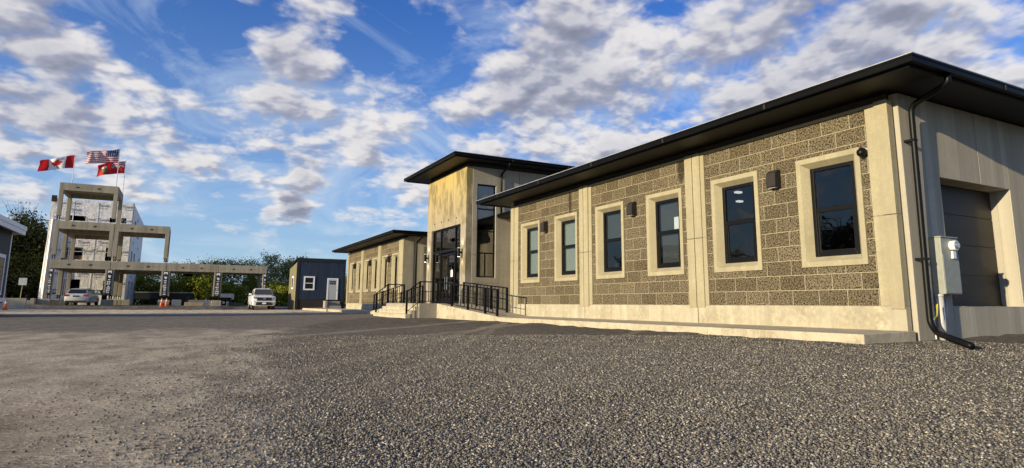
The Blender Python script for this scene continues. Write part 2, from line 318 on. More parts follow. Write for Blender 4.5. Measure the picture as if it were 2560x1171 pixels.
# ------------------------------------------------------------------ mesh helpers
class MB:
    def __init__(s): s.v = []; s.f = []; s.mi = []
    def add(s, vs, fs, mi=0):
        o = len(s.v); s.v += [tuple(v) for v in vs]; s.f += [tuple(o + i for i in f) for f in fs]; s.mi += [mi] * len(fs); return s
    def box(s, x0, x1, y0, y1, z0, z1, mi=0):
        return s.add([(x0, y0, z0), (x1, y0, z0), (x1, y1, z0), (x0, y1, z0), (x0, y0, z1), (x1, y0, z1), (x1, y1, z1), (x0, y1, z1)],
                     [(0, 3, 2, 1), (4, 5, 6, 7), (0, 1, 5, 4), (1, 2, 6, 5), (2, 3, 7, 6), (3, 0, 4, 7)], mi)
    def prism(s, poly, axis, a0, a1, mi=0):
        """poly: 2-D outline, counter-clockwise; extruded along axis"""
        n = len(poly)
        def P(u, w, a): return {'x': (a, u, w), 'y': (u, a, w), 'z': (u, w, a)}[axis]
        vs = [P(u, w, a0) for u, w in poly] + [P(u, w, a1) for u, w in poly]
        return s.add(vs, [tuple(range(n))[::-1], tuple(range(n, 2 * n))] + [(i, (i + 1) % n, n + (i + 1) % n, n + i) for i in range(n)], mi)
    def tube(s, pts, r, k=8, mi=0, cap=True):
        pts = [Vector(p) for p in pts]; rs = r if isinstance(r, (list, tuple)) else [r] * len(pts)
        rings = []; up = None
        for i, p in enumerate(pts):
            d = (pts[min(i + 1, len(pts) - 1)] - pts[max(i - 1, 0)]).normalized()
            a = d.orthogonal().normalized() if up is None else (up - d * up.dot(d)).normalized()
            up = a; b = d.cross(a)
            rings.append([p + (a * math.cos(2 * math.pi * j / k) + b * math.sin(2 * math.pi * j / k)) * rs[i] for j in range(k)])
        vs = [v for r_ in rings for v in r_]; fs = []
        for i in range(len(pts) - 1):
            for j in range(k): fs.append((i * k + j, i * k + (j + 1) % k, (i + 1) * k + (j + 1) % k, (i + 1) * k + j))
        if cap: fs += [tuple(range(k))[::-1], tuple(range((len(pts) - 1) * k, len(pts) * k))]
        return s.add(vs, fs, mi)
    def loft(s, secs, mi=0, cap=True):
        k = len(secs[0]); vs = [v for q in secs for v in q]; fs = []
        for i in range(len(secs) - 1):
            for j in range(k): fs.append((i * k + j, i * k + (j + 1) % k, (i + 1) * k + (j + 1) % k, (i + 1) * k + j))
        if cap: fs += [tuple(range(k))[::-1], tuple(range((len(secs) - 1) * k, len(secs) * k))]
        return s.add(vs, fs, mi)
    def build(s, name, mats, parent=None, smooth=False, bevel=0., local=False, **tags):
        me = bpy.data.meshes.new(name); o = bpy.data.objects.new(name, me); COL.objects.link(o)
        off = Vector((0, 0, 0))
        if parent is not None:
            o.parent = parent
            if not local:
                q = parent
                while q is not None: off += q.location; q = q.parent
        me.from_pydata([(v[0] - off.x, v[1] - off.y, v[2] - off.z) for v in s.v], [], s.f)
        for m_ in (mats if isinstance(mats, list) else [mats]): me.materials.append(M[m_] if isinstance(m_, str) else m_)
        if isinstance(mats, list): me.polygons.foreach_set('material_index', s.mi)
        import bmesh as bmm
        b = bmm.new(); b.from_mesh(me); bmm.ops.recalc_face_normals(b, faces=b.faces); b.to_mesh(me); b.free()
        if smooth: me.polygons.foreach_set('use_smooth', [True] * len(me.polygons))
        if bevel:
            md = o.modifiers.new('bevel', 'BEVEL'); md.width = bevel; md.segments = 2; md.limit_method = 'ANGLE'; md.angle_limit = R_(40)
        tag(o, **tags); return o
def islands(b, name, mats, parent=None, **kw):
    """each loose piece of the builder becomes its own part"""
    par = list(range(len(b.v)))
    def fd(i):
        while par[i] != i: par[i] = par[par[i]]; i = par[i]
        return i
    for f in b.f:
        for q in f[1:]: par[fd(q)] = fd(f[0])
    gr = {}
    for f, m_ in zip(b.f, b.mi): gr.setdefault(fd(f[0]), []).append((f, m_))
    out = []
    for fs in gr.values():
        ids = sorted({i for f, _ in fs for i in f}); ix = {i: k for k, i in enumerate(ids)}
        nb = MB(); nb.v = [b.v[i] for i in ids]; nb.f = [tuple(ix[i] for i in f) for f, _ in fs]; nb.mi = [m_ for _, m_ in fs]
        out.append(nb.build(name, mats, parent, **kw))
    return out
def tag(o, label=None, cat=None, group=None, kind=None):
    if label: o['label'] = label
    if cat: o['category'] = cat
    if group: o['group'] = group
    if kind: o['kind'] = kind
    return o
def thing(name, label, cat, loc=(0, 0, 0), group=None, rz=0):
    o = bpy.data.objects.new(name, None); COL.objects.link(o); o.location = loc; o.rotation_euler = (0, 0, rz); o.empty_display_size = .2
    return tag(o, label, cat, group)
def copy_tree(o, parent=None):
    c = o.copy(); COL.objects.link(c); c.parent = parent
    for ch in [x for x in bpy.data.objects if x.parent == o]: copy_tree(ch, c)
    return c
def textmesh(txt, size, bold=0.):
    cu = bpy.data.curves.new('lettering', 'FONT'); cu.body = txt; cu.size = size; cu.align_x = 'CENTER'; cu.align_y = 'CENTER'; cu.offset = bold; cu.resolution_u = 2
    o = bpy.data.objects.new('lettering', cu); COL.objects.link(o)
    dg = bpy.context.evaluated_depsgraph_get(); me = bpy.data.meshes.new_from_object(o.evaluated_get(dg))
    vs = [tuple(v.co) for v in me.vertices]; fs = [tuple(p.vertices) for p in me.polygons]
    bpy.data.objects.remove(o); bpy.data.curves.remove(cu); bpy.data.meshes.remove(me); return vs, fs
def sstep(a, b, x):
    t_ = min(1, max(0, (x - a) / (b - a))); return t_ * t_ * (3 - 2 * t_)

# ------------------------------------------------------------------ ground
def gz(x, y):
    z_ = 0.05 * sstep(3, 9.5, x) * (1 - sstep(60, 75, y) * 0)
    y0 = 61.0 if x < 3 else 61.0 + 3.5 * sstep(3, 5, x)
    z_ = max(z_, 0) + .33 * sstep(y0, y0 + 5.0, y) * (1 - .35 * sstep(8, 10, x))
    if x < -9: z_ += .06 * sstep(-9, -11, x) * sstep(50, 58, y)
    z_ += .07 * sstep(12.2, 15.5, x) * sstep(9, 5.5, y) + .02 * sstep(10.5, 11.3, x) * sstep(8.5, 6.6, y)
    if abs(x) < 30 and -5 < y < 80:
        z_ += (mn.noise(Vector((x * .55, y * .55, 0))) * .018 + mn.noise(Vector((x * 1.9, y * 1.9, 3))) * .007) * (1 if y < 55 else .6)
        z_ += abs(mn.noise(Vector((x * 1.3, y * 1.3, 11)))) * .07 * sstep(8.9, 9.7, x) * (1 - sstep(20, 24, y)) * sstep(5.6, 6.4, y)
        if y > 57: z_ += mn.noise(Vector((x * .9, y * .9, 7))) * .03 * sstep(57, 62, y)
    return z_
def axis_pts(lo, hi, step, far, grow=1.35):
    a = list(np.arange(lo, hi + 1e-6, step)); d = step; x = hi
    while x < far: d *= grow; x += d; a.append(x)
    d = step; x = lo
    while x > -far: d *= grow; x -= d; a.insert(0, x)
    return a
TRK = ((2.9, 6.3, 9.0, 11.3, .16, .28), (3.6, 5.6, 9.6, 10.3, .14, .22), (-1.6, 6.4, .6, 8.6, .25, .35), (-2.2, 9.0, 2.2, 13.5, .3, .4), (-.9, 3.6, .9, 6.2, .2, .35), (.2, 3.0, 1.4, 5.0, .16, .3))
xs = axis_pts(-16, 20, .3, 2500); ys = axis_pts(0, 76, .3, 2500)
gv = [(x, y, gz(x, y)) for y in ys for x in xs]; nx = len(xs)
gf = [(j * nx + i, j * nx + i + 1, (j + 1) * nx + i + 1, (j + 1) * nx + i) for j in range(len(ys) - 1) for i in range(nx - 1)]
m, t = mat('gravel_and_packed_dirt', (.1, .1, .1), .95, spec=.15)
p = t.pos(); sp = t.new('ShaderNodeSeparateXYZ'); t.l.new(p, sp.inputs[0])
X_, Y_ = sp.outputs[0], sp.outputs[1]
big = t.noise(t.pos((1, .55, 1)), .55, 5, .6); med = t.noise(t.pos((1, .45, 1)), 2.0, 6, .65); gr = t.noise(p, 34, 6, .75)
gr2 = t.noise(t.pos((1, .8, 1)), 7.5, 7, .75)
v1 = t.new('ShaderNodeTexVoronoi'); t.l.new(p, v1.inputs['Vector']); v1.inputs['Scale'].default_value = 62
v2 = t.new('ShaderNodeTexVoronoi'); t.l.new(p, v2.inputs['Vector']); v2.inputs['Scale'].default_value = 31
# edge of the loose stone runs away to the right
yy = t.math('MAXIMUM', t.math('SUBTRACT', Y_, 4.0), 0.0)
edge = t.math('ADD', t.math('MULTIPLY', t.math('MULTIPLY', yy, yy), .0118), .55)
dist = t.math('SUBTRACT', X_, edge)
dist = t.math('ADD', dist, t.math('MULTIPLY', t.math('SUBTRACT', big, .5), 2.4)); dist = t.math('ADD', dist, t.math('MULTIPLY', t.math('SUBTRACT', med, .5), 2.2))
loose = t.mr(dist, -.25, .35)
bank = t.mr(t.math('ADD', Y_, t.math('MULTIPLY', med, 1.0)), 61.6, 62.4)      # dark bank of stone in front of the frame
band = t.math('MULTIPLY', t.mr(t.math('ADD', Y_, t.math('ADD', t.math('ADD', t.math('MULTIPLY', t.math('SUBTRACT', big, .5), 9.0), t.math('MULTIPLY', t.math('SUBTRACT', gr2, .5), 5.0)), t.math('MULTIPLY', X_, -.16))), 15.6, 18.2), t.mr(t.math('ADD', Y_, t.math('MULTIPLY', med, 3)), 41.5, 38.5))  # darkened band painted for the shadow of an unseen building at left
g1 = t.new('ShaderNodeValToRGB'); t.l.new(v1.outputs['Color'], g1.inputs[0]); sepc = t.new('ShaderNodeSeparateColor'); t.l.new(v1.outputs['Color'], sepc.inputs[0])
t.l.new(sepc.outputs[0], g1.inputs[0])
g1.color_ramp.elements[0].color = (.10, .088, .070, 1); g1.color_ramp.elements[1].color = (.60, .54, .43, 1); g1.color_ramp.elements[1].position = 1
e = g1.color_ramp.elements.new(.55); e.color = (.17, .15, .12, 1); e = g1.color_ramp.elements.new(.85); e.color = (.30, .262, .20, 1)
gcol = t.mix(t.mr(v1.outputs['Distance'], .55, .85), g1.outputs[0], (.045, .040, .032))
gcol = t.mix(t.math('MULTIPLY', t.mr(big, .4, .65), .25), gcol, (.26, .215, .15))
gcol = t.mix(t.math('MULTIPLY', t.mr(gr2, .50, .66), .55), gcol, (.05, .044, .035))
gcol = t.mix(t.math('MULTIPLY', t.mr(gr2, .44, .30), .45), gcol, (.40, .355, .28))
tan = t.mix(t.mr(med, .40, .60), (.62, .515, .365), (.30, .248, .178))
tan = t.mix(t.math('MULTIPLY', t.mr(big, .5, .72), .7), tan, (.62, .52, .37))
tan = t.mix(t.math('MULTIPLY', t.mr(gr, .45, .56), .75), tan, (.16, .128, .088))
tan = t.mix(t.math('MULTIPLY', t.mr(sepc.outputs[1], .86, .95), .6), tan, (.70, .60, .44))
sd_ = t.math('MULTIPLY', t.mr(t.math('ADD', X_, t.math('MULTIPLY', t.math('SUBTRACT', big, .5), 1.2)), -.35, -.8), t.mr(t.math('ADD', Y_, med), 6.0, 4.6))
tan = t.mix(t.math('MULTIPLY', t.math('MULTIPLY', sd_, t.mr(gr2, .62, .42)), .7), tan, (.13, .08, .04))       # damp brown patch at lower left
by = t.mr(t.math('ADD', X_, t.math('MULTIPLY', big, 2.5)), 7.2, 10.0)
gcol = t.mix(t.math('MULTIPLY', by, .35), gcol, (.07, .062, .05))
col = t.mix(loose, tan, gcol)
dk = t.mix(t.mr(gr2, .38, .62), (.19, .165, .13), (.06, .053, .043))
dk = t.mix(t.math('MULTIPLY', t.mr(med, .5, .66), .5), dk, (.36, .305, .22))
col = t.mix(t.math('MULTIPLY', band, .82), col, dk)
# pale wheel tracks across the dark stretch
for a0, k0, w0 in ((24.5, .95, .30), (31.0, .7, .35)):
    ln = t.math('ABSOLUTE', t.math('SUBTRACT', t.math('SUBTRACT', Y_, t.math('MULTIPLY', X_, k0)), t.math('ADD', t.math('MULTIPLY', med, 1.2), a0)))
    col = t.mix(t.math('MULTIPLY', t.mr(ln, w0, w0 * .4), .6), col, (.24, .20, .15))
for (xa, ya, xb, yb, w0, f0) in TRK:
    dx_, dy_ = xb - xa, yb - ya; L_ = math.hypot(dx_, dy_)
    ln = t.math('ABSOLUTE', t.math('ADD', t.math('SUBTRACT', t.math('MULTIPLY', t.math('SUBTRACT', X_, xa), dy_ / L_), t.math('MULTIPLY', t.math('SUBTRACT', Y_, ya), dx_ / L_)), t.math('MULTIPLY', t.math('SUBTRACT', med, .5), .7)))
    col = t.mix(t.math('MULTIPLY', t.mr(ln, w0, w0 * .35), f0), col, (.50, .42, .29))
far_tan = t.mr(Y_, 40.5, 42.5)  # sunlit strip past the band, its brightness put into the tan
col = t.mix(t.math('MULTIPLY', far_tan, .85), col, t.mix(t.mr(med, .4, .62), (.86, .70, .45), (.40, .32, .21)))
col = t.mix(bank, col, dk)
grass = t.mr(Y_, 84, 90)
col = t.mix(grass, col, (.05, .055, .022))
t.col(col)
h = t.mix(loose, t.math('ADD', t.math('MULTIPLY', gr, .55), t.math('MULTIPLY', v1.outputs[0], -.12)), t.math('ADD', t.math('MULTIPLY', v1.outputs[0], -1.2), t.math('MULTIPLY', v2.outputs[0], -.6)))
t.bump(h, 1.0, .022); M['ground'] = m
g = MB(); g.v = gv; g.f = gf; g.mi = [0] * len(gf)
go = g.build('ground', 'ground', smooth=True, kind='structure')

# loose crushed stone, near
rs = np.random.RandomState(5)
def stones(n_try):
    """stones spread evenly over the picture's near ground: thinner with distance"""
    r = 1.9 * np.exp(rs.rand(n_try) * math.log(13.5 / 1.9)); a = R_(36) + (rs.rand(n_try) - .5) * R_(88) + rs.randn(n_try) * R_(14)
    x = r * np.sin(a); y = r * np.cos(a)
    e_ = .55 + .0118 * np.maximum(y - 4, 0) ** 2
    pr = np.clip((x - e_ + .7 + rs.randn(n_try) * .5) / 1.2, .010, 1)
    k = (rs.rand(n_try) < pr) & ~((x > 9.7) & (y > 6.3)) & ~(y > 6.35) | ((x < 9.6) & (rs.rand(n_try) < pr))
    k &= ~((x > 9.75) & (y > 6.3))
    return x[k], y[k], r[k]
sx_, sy_, sr_ = stones(175000)
nS = len(sx_)
base_v = np.array([(1, 0, 0), (-1, 0, 0), (0, 1, 0), (0, -1, 0), (0, 0, 1), (0, 0, -1)], float)
base_f = np.array([(0, 2, 4), (2, 1, 4), (1, 3, 4), (3, 0, 4), (2, 0, 5), (1, 2, 5), (3, 1, 5), (0, 3, 5)])
sz = (.0036 + .0052 * rs.rand(nS) ** 2.0) * (1 + sr_ * .07)
V = base_v[None] * (sz[:, None, None]) * (0.65 + .7 * rs.rand(nS, 6, 1))
V[:, :, 2] *= .7
an = rs.rand(nS) * 6.283; ca, sa = np.cos(an), np.sin(an)
Vx = V[:, :, 0] * ca[:, None] - V[:, :, 1] * sa[:, None]; Vy = V[:, :, 0] * sa[:, None] + V[:, :, 1] * ca[:, None]
tl = (rs.rand(nS) - .5) * 1.2; Vz = V[:, :, 2] * np.cos(tl)[:, None] + Vx * np.sin(tl)[:, None]
gzs = np.array([gz(a_, b_) for a_, b_ in zip(sx_, sy_)])
P = np.stack([Vx + sx_[:, None], Vy + sy_[:, None], Vz + (gzs + sz * .25)[:, None]], -1).reshape(-1, 3)
F = (base_f[None] + (np.arange(nS) * 6)[:, None, None]).reshape(-1, 3)
me = bpy.data.meshes.new('gravel_stones'); me.vertices.add(len(P)); me.vertices.foreach_set('co', P.ravel())
me.loops.add(F.size); me.loops.foreach_set('vertex_index', F.ravel()); me.polygons.add(len(F))
me.polygons.foreach_set('loop_start', np.arange(0, F.size, 3)); me.update()
m, t = mat('crushed_stone', (.2, .2, .2), .9, spec=.2)
wn = t.new('ShaderNodeNewGeometry'); rr = t.new('ShaderNodeValToRGB'); t.l.new(wn.outputs['Random Per Island'], rr.inputs[0])
rr.color_ramp.elements[0].color = (.10, .09, .072, 1); rr.color_ramp.elements[1].color = (.52, .47, .38, 1)
e = rr.color_ramp.elements.new(.6); e.color = (.19, .17, .138, 1); e = rr.color_ramp.elements.new(.92); e.color = (.33, .295, .235, 1)
t.col(rr.outputs[0]); me.materials.append(m)
so = bpy.data.objects.new('gravel_stones', me); COL.objects.link(so); tag(so, 'loose grey crushed stone scattered over the lot', 'gravel', None, 'stuff')

# ------------------------------------------------------------------ pavement, steps, ramps
X0 = 11.23
def slab(y0, y1, name='pavement', x0=9.86):
    b = MB(); b.add([(x0, y0, -.2), (X0 + .08, y0, -.2), (X0 + .08, y1, -.2), (x0, y1, -.2), (x0, y0, .213), (X0 + .08, y0, .245), (X0 + .08, y1, .245), (x0, y1, .213)],
                    [(0, 3, 2, 1), (4, 5, 6, 7), (0, 1, 5, 4), (1, 2, 6, 5), (2, 3, 7, 6), (3, 0, 4, 7)])
    return b.build(name, 'slab', kind='structure', bevel=.012)
slab(6.45, 9.9); slab(9.905, 14.4); slab(14.405, 17.6); slab(17.605, 19.9); slab(36.3, 48.5, x0=9.86); slab(48.505, 58.9, x0=9.7)
st_ = thing('entrance_steps', 'grey concrete landing with four steps and side ramps below the glass entrance doors', 'steps', (9.9, 28.4, 0))
lb = MB().box(9.06, X0 + .1, 25.80, 30.85, -.2, .68); lb.build('landing', 'conc_pale', st_, bevel=.01)
sb = MB()
for i, (xx, zz) in enumerate(((8.46, .235), (8.68, .385), (8.88, .535))):
    sb.box(xx, (8.68, 8.88, 9.058)[i], 25.81 + i * .02, 30.84, -.2, zz)
    sb.box(xx - .025, xx, 25.84, 30.82, zz - .05, zz - .004)
sb.build('stair', 'slab', st_, bevel=.008)
def ramp(y_hi, y_lo, zlo):
    b = MB(); ya, yb = y_hi, y_lo
    b.add([(9.86, ya, -.2), (X0 + .1, ya, -.2), (X0 + .1, yb, -.2), (9.86, yb, -.2), (9.86, ya, .678), (X0 + .1, ya, .678), (X0 + .1, yb, zlo), (9.86, yb, zlo)],
          [(0, 3, 2, 1), (4, 5, 6, 7), (0, 1, 5, 4), (1, 2, 6, 5), (2, 3, 7, 6), (3, 0, 4, 7)])
    return b
ramp(25.795, 19.905, .235).build('ramp', 'slab', st_, bevel=.01)
ramp(30.855, 36.295, .235).build('ramp', 'slab', st_, bevel=.01)

def railing(label, segs, group, posts):
    """segs: lists of (x, y, zbase)"""
    t_ = thing('railing', label, 'railing', (segs[0][0][0], segs[0][0][1], segs[0][0][2]), group)
    rails = MB(); bal = MB(); pst = MB()
    def bar(b, p, q, r): b.tube([p, q], r, 6)
    for seg in segs:
        for a, c in zip(seg, seg[1:]):
            A, B = Vector(a), Vector(c); L = (B - A).length
            for hgt, r in ((.93, .026), (.50, .014), (.09, .016)):
                bar(rails, A + Vector((0, 0, hgt)), B + Vector((0, 0, hgt)), r)
            k = max(2, round(L / .36))
            for i in range(1, k):
                p = A.lerp(B, i / k); bar(bal, p + Vector((0, 0, .09)), p + Vector((0, 0, .92)), .016)
    for p in posts:
        p = Vector(p); pst.box(p.x - .036, p.x + .036, p.y - .036, p.y + .036, p.z - .02, p.z + .945)
    islands(rails, 'rail', 'black', t_); islands(bal, 'baluster', 'black', t_); islands(pst, 'post', 'black', t_)
    return t_
def rz_(y): return .68 + (y - 25.8) / (25.8 - 19.9) * .445 if y < 25.8 else .68 - (y - 30.85) / 5.45 * .445
G = 'black metal railings around the entrance steps and ramps'
xr = 9.95
railing('black railing from the near side of the steps along the ramp\'s outer edge', [[(8.55, 25.95, .235), (9.12, 25.95, .68), (xr, 25.95, .68), (xr, 20.05, rz_(20.05))]], G,
        [(8.55, 25.95, .235), (9.12, 25.95, .68), (xr, 25.95, .68), (xr, 24.3, rz_(24.3)), (xr, 22.65, rz_(22.65)), (xr, 21.05, rz_(21.05)), (xr, 20.05, rz_(20.05))])
railing('black railing against the tower side wall along the near ramp', [[(11.08, 25.7, .68), (11.08, 21.5, rz_(21.5))]], G,
        [(11.08, 25.7, .68), (11.08, 24.3, rz_(24.3)), (11.08, 22.9, rz_(22.9)), (11.08, 21.5, rz_(21.5))])
railing('black railing on the far side of the steps and down the far ramp', [[(8.55, 30.7, .235), (9.12, 30.7, .68), (xr, 30.7, .68), (xr, 36.2, rz_(36.2))]], G,
        [(8.55, 30.7, .235), (9.12, 30.7, .68), (xr, 30.7, .68), (xr, 32.5, rz_(32.5)), (xr, 34.4, rz_(34.4)), (xr, 36.2, rz_(36.2))])
railing('black railing on the wall side of the far ramp beyond the tower', [[(11.08, 31.1, .66), (11.08, 34.7, rz_(34.7))]], G,
        [(11.08, 31.1, .66), (11.08, 32.9, rz_(32.9)), (11.08, 34.7, rz_(34.7))])

# ------------------------------------------------------------------ main building
B = thing('office_building', 'long beige precast concrete building with block panels, black eaves and a tall entrance tower', 'building', (X0, 6.5, 0))
ZB, ZS0, ZS1, ZT, ZF = .0, .672, 4.39, 4.445, 4.60
def rim(b, y0, y1, z0, z1, x=X0, th=.14):
    b.box(x, x + th, y0, y1, z0, z1)
def panel(y0, y1, s0, s1, wins, ww, stonex=X0 + .035):
    """one precast wall panel: concrete border, recessed block field with windows cut out"""
    b = MB(); g = .006; zj = 2.31
    for za, zb in ((ZS0, zj - g), (zj + g, ZS1)):       # pilasters, split by the mid joint
        rim(b, y0 + .012, s0, za, zb); rim(b, s1, y1 - .012, za, zb)
    rim(b, y0 + .012, y1 - .012, ZS1, ZT, X0 + .004)
    b.box(X0 + .012, X0 + .13, y0 + .012, s0, zj - g, zj + g); b.box(X0 + .012, X0 + .13, s1, y1 - .012, zj - g, zj + g)
    # proud faces of the pilasters
    for a, c in ((y0 + .012, min(s0, y0 + .26) if s0 - y0 < .6 else s0 - .05), (max(s1, y1 - .26) if y1 - s1 < .6 else s1 + .05, y1 - .012)):
        for za, zb in ((ZS0 - .05, zj - g), (zj + g, ZT + .01)): b.box(X0 - .03, X0 + .001, a, c, za, zb)
    b.build('wall_panel', 'panel', B, bevel=.012)
    b = MB(); b.box(X0 - .002, X0 + .14, y0 + .012, y1 - .012, ZB, ZS0 - .002); b.build('plinth', 'plinth', B, bevel=.01)
    b = MB(); s = MB()
    edges = [s0] ; hz0, hz1 = 1.45, 3.67
    for c in wins: edges += [c - ww / 2, c + ww / 2]
    edges.append(s1)
    def blk(ya, yb, za, zb): s.box(stonex, stonex + .10, ya, yb, za, zb)
    for i in range(0, len(edges), 2): blk(edges[i], edges[i + 1], ZS0, ZS1)
    for c in wins: blk(c - ww / 2, c + ww / 2, ZS0, hz0); blk(c - ww / 2, c + ww / 2, hz1, ZS1)
    s.build('block_field', 'block', B)
PAN = [(6.52, 11.55, 6.98, 11.17, (7.85, 10.26)), (11.55, 16.45, 11.81, 16.03, (12.69, 15.12)), (16.45, 21.48, 16.68, 20.90, (17.55, 19.98))]
PANW = [(34.95, 40.0, 35.84, 39.67, (36.60, 38.75)), (40.0, 44.35, 40.31, 44.02, (41.05, 43.15)), (44.35, 48.75, 44.68, 48.42, (45.32, 47.42))]
def window(c, ow, kind):
    """double-hung window: splayed precast surround, black frame, two panes"""
    fw = ow - .44; z0, z1 = 1.44, 3.68; f0, f1 = 1.65, 3.48; hw = ow / 2; hf = fw / 2; xs_ = X0
    fr = MB(); xf = X0 + .15
    t_ = .075
    fr.box(xf, xf + .08, c - hf, c - hf + t_, f0, f1); fr.box(xf, xf + .08, c + hf - t_, c + hf, f0, f1)
    fr.box(xf, xf + .08, c - hf + t_, c + hf - t_, f0, f0 + t_); fr.box(xf, xf + .08, c - hf + t_, c + hf - t_, f1 - t_, f1)
    zm = 2.60
    fr.box(xf + .01, xf + .07, c - hf + t_, c + hf - t_, zm - .05, zm + .05)
    i0 = c - hf + t_; i1 = c + hf - t_
    for a, d in ((f0 + t_, zm - .035),): 
        fr.box(xf + .015, xf + .06, i0, i0 + .045, a, d); fr.box(xf + .015, xf + .06, i1 - .045, i1, a, d); fr.box(xf + .015, xf + .06, i0 + .045, i1 - .045, a, a + .055)
    wo_ = fr.build('window', 'black', B, bevel=.004)
    # surround
    s = MB(); r = .105
    o_ = [(c - hw, z0), (c + hw, z0), (c + hw, z1), (c - hw, z1)]; m_ = [(c - hw + r, z0 + r), (c + hw - r, z0 + r), (c + hw - r, z1 - r), (c - hw + r, z1 - r)]
    n_ = [(c - hf, f0), (c + hf, f0), (c + hf, f1), (c - hf, f1)]
    vs = [(X0 + .05, *q) for q in o_] + [(X0 - .004, *q) for q in o_] + [(X0 - .004, *q) for q in m_] + [(X0 + .15, *q) for q in n_] + [(X0 + .235, *q) for q in n_]
    fs = [(k * 4 + i, k * 4 + (i + 1) % 4, (k + 1) * 4 + (i + 1) % 4, (k + 1) * 4 + i) for k in range(4) for i in range(4)]
    s.add(vs, fs); s.build('surround', 'panel', wo_, bevel=.008)
    for a, d in ((f0 + t_ + .04, zm - .035), (zm + .035, f1 - t_)):
        MB().box(xf + .035, xf + .038, i0, i1, a, d).build('pane', 'glass', wo_)
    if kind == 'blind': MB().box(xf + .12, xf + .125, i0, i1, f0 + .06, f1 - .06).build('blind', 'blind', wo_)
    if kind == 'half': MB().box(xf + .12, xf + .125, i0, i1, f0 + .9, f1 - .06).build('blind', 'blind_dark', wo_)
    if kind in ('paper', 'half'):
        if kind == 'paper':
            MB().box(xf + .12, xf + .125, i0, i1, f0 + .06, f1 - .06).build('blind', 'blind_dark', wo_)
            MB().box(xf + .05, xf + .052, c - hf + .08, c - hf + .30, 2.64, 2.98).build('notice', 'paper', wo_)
    return wo_
for p_, ww in [(q, 1.41) for q in PAN] + [(q, 1.28) for q in PANW]: panel(*p_, ww)
KIND = {7.85: 'dark', 10.26: 'dark', 12.69: 'paper', 15.12: 'half', 17.55: 'blind', 19.98: 'blind'}
for p_ in PAN:
    for c in p_[4]: window(c, 1.41, KIND[c])
for p_ in PANW:
    for c in p_[4]: window(c, 1.28, 'blind')
# frieze band and core walls
def core(y0, y1, x1, z1=ZF, endcut=None):
    b = MB(); b.box(X0 + .10, X0 + .16, y0, y1, ZT + .002, z1)
    b.build('frieze', 'frieze', B)
core(6.6, 21.46, 0); core(35.0, 48.73, 0)
# near end wall with overhead door (faces -Y)
XE = 27.0; YE = 6.45; dx0, dx1, dz0, dz1 = 12.56, 15.15, .68, 3.10
b = MB(); tk = .40; xs0 = X0 + .185
JX = 14.02
for xa, xb in ((xs0, dx0),): b.box(xa, xb, YE, YE + tk, -.1, 4.58)
b.box(dx0, JX - .008, YE, YE + tk, dz1, 4.58); b.box(JX + .008, dx1, YE, YE + tk, dz1, 4.58); b.box(JX - .008, JX + .008, YE + .02, YE + tk, dz1, 4.58)
b.box(dx0, dx1, YE - .004, YE + tk, -.1, dz0 - .03); b.box(dx0, dx1, YE, YE + tk, dz0 - .03, dz0)
b.box(dx1, XE, YE, YE + tk, -.1, 4.58)
b.build('end_wall', 'conc', B, bevel=.006)
d = MB()
nh = 4
for i in range(nh):
    za = dz0 + .02 + (dz1 - dz0) / nh * i; zb = dz0 + (dz1 - dz0) / nh * (i + 1) - .005
    d.box(dx0, dx1, YE + .385, YE + .43, za, zb)
d.box(dx0, dx1, YE + .40, YE + .45, dz0, dz1); d.box(dx0, dx1, YE + .36, YE + .384, dz0, dz0 + .035)
d.build('overhead_door', 'ohdoor', B)
# core body behind: back and far walls, floor and inner wall so that rooms are dark
b = MB()
b.box(X0 + 9, X0 + 9.1, 6.9, 21.3, .5, 4.55); b.box(X0 + .3, XE, 21.30, 21.46, 0, 4.58); b.box(XE - .3, XE, 6.86, 21.2, 0, 4.58)
b.box(X0 + .3, XE, 35.0, 35.2, 0, 4.58); b.box(X0 + .3, XE, 48.5, 48.7, 0, 4.58); b.box(XE - .3, XE, 35.3, 48.5, 0, 4.58); b.box(X0 + 5, X0 + 5.1, 35.3, 48.4, .5, 4.55)
islands(b, 'core_wall', 'conc', B)
# floor, ceiling
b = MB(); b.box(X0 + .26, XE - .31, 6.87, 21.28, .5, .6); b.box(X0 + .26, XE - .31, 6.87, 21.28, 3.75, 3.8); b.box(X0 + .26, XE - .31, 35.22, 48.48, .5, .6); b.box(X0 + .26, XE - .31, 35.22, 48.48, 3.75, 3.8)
b.box(X0 + .3, X0 + 6, 25.98 + .35, 30.7, .55, .66)
islands(b, 'floor_slab', 'interior', B)
b = MB()
for x, y in ((1.9, 11.85), (3.1, 12.9)): b.box(X0 + x, X0 + x + .18, y, y + .12, 3.70, 3.745)
islands(b, 'ceiling_light', 'tube_on', B)
for nm in ('yard',): pass
# end return of the wing and far corner pilaster
b = MB(); b.box(X0 + .145, X0 + .62, 34.96, 35.3, -.1, 4.5); b.build('end_pilaster', 'conc_pale', B, bevel=.01)
# link walls between the blocks, set back, with their own low eaves
b = MB(); b.box(13.9, 14.1, 21.48, 25.93, 0, 4.66); b.box(13.9, 14.1, 31.05, 34.98, 0, 4.66); islands(b, 'link_wall', 'conc', B)
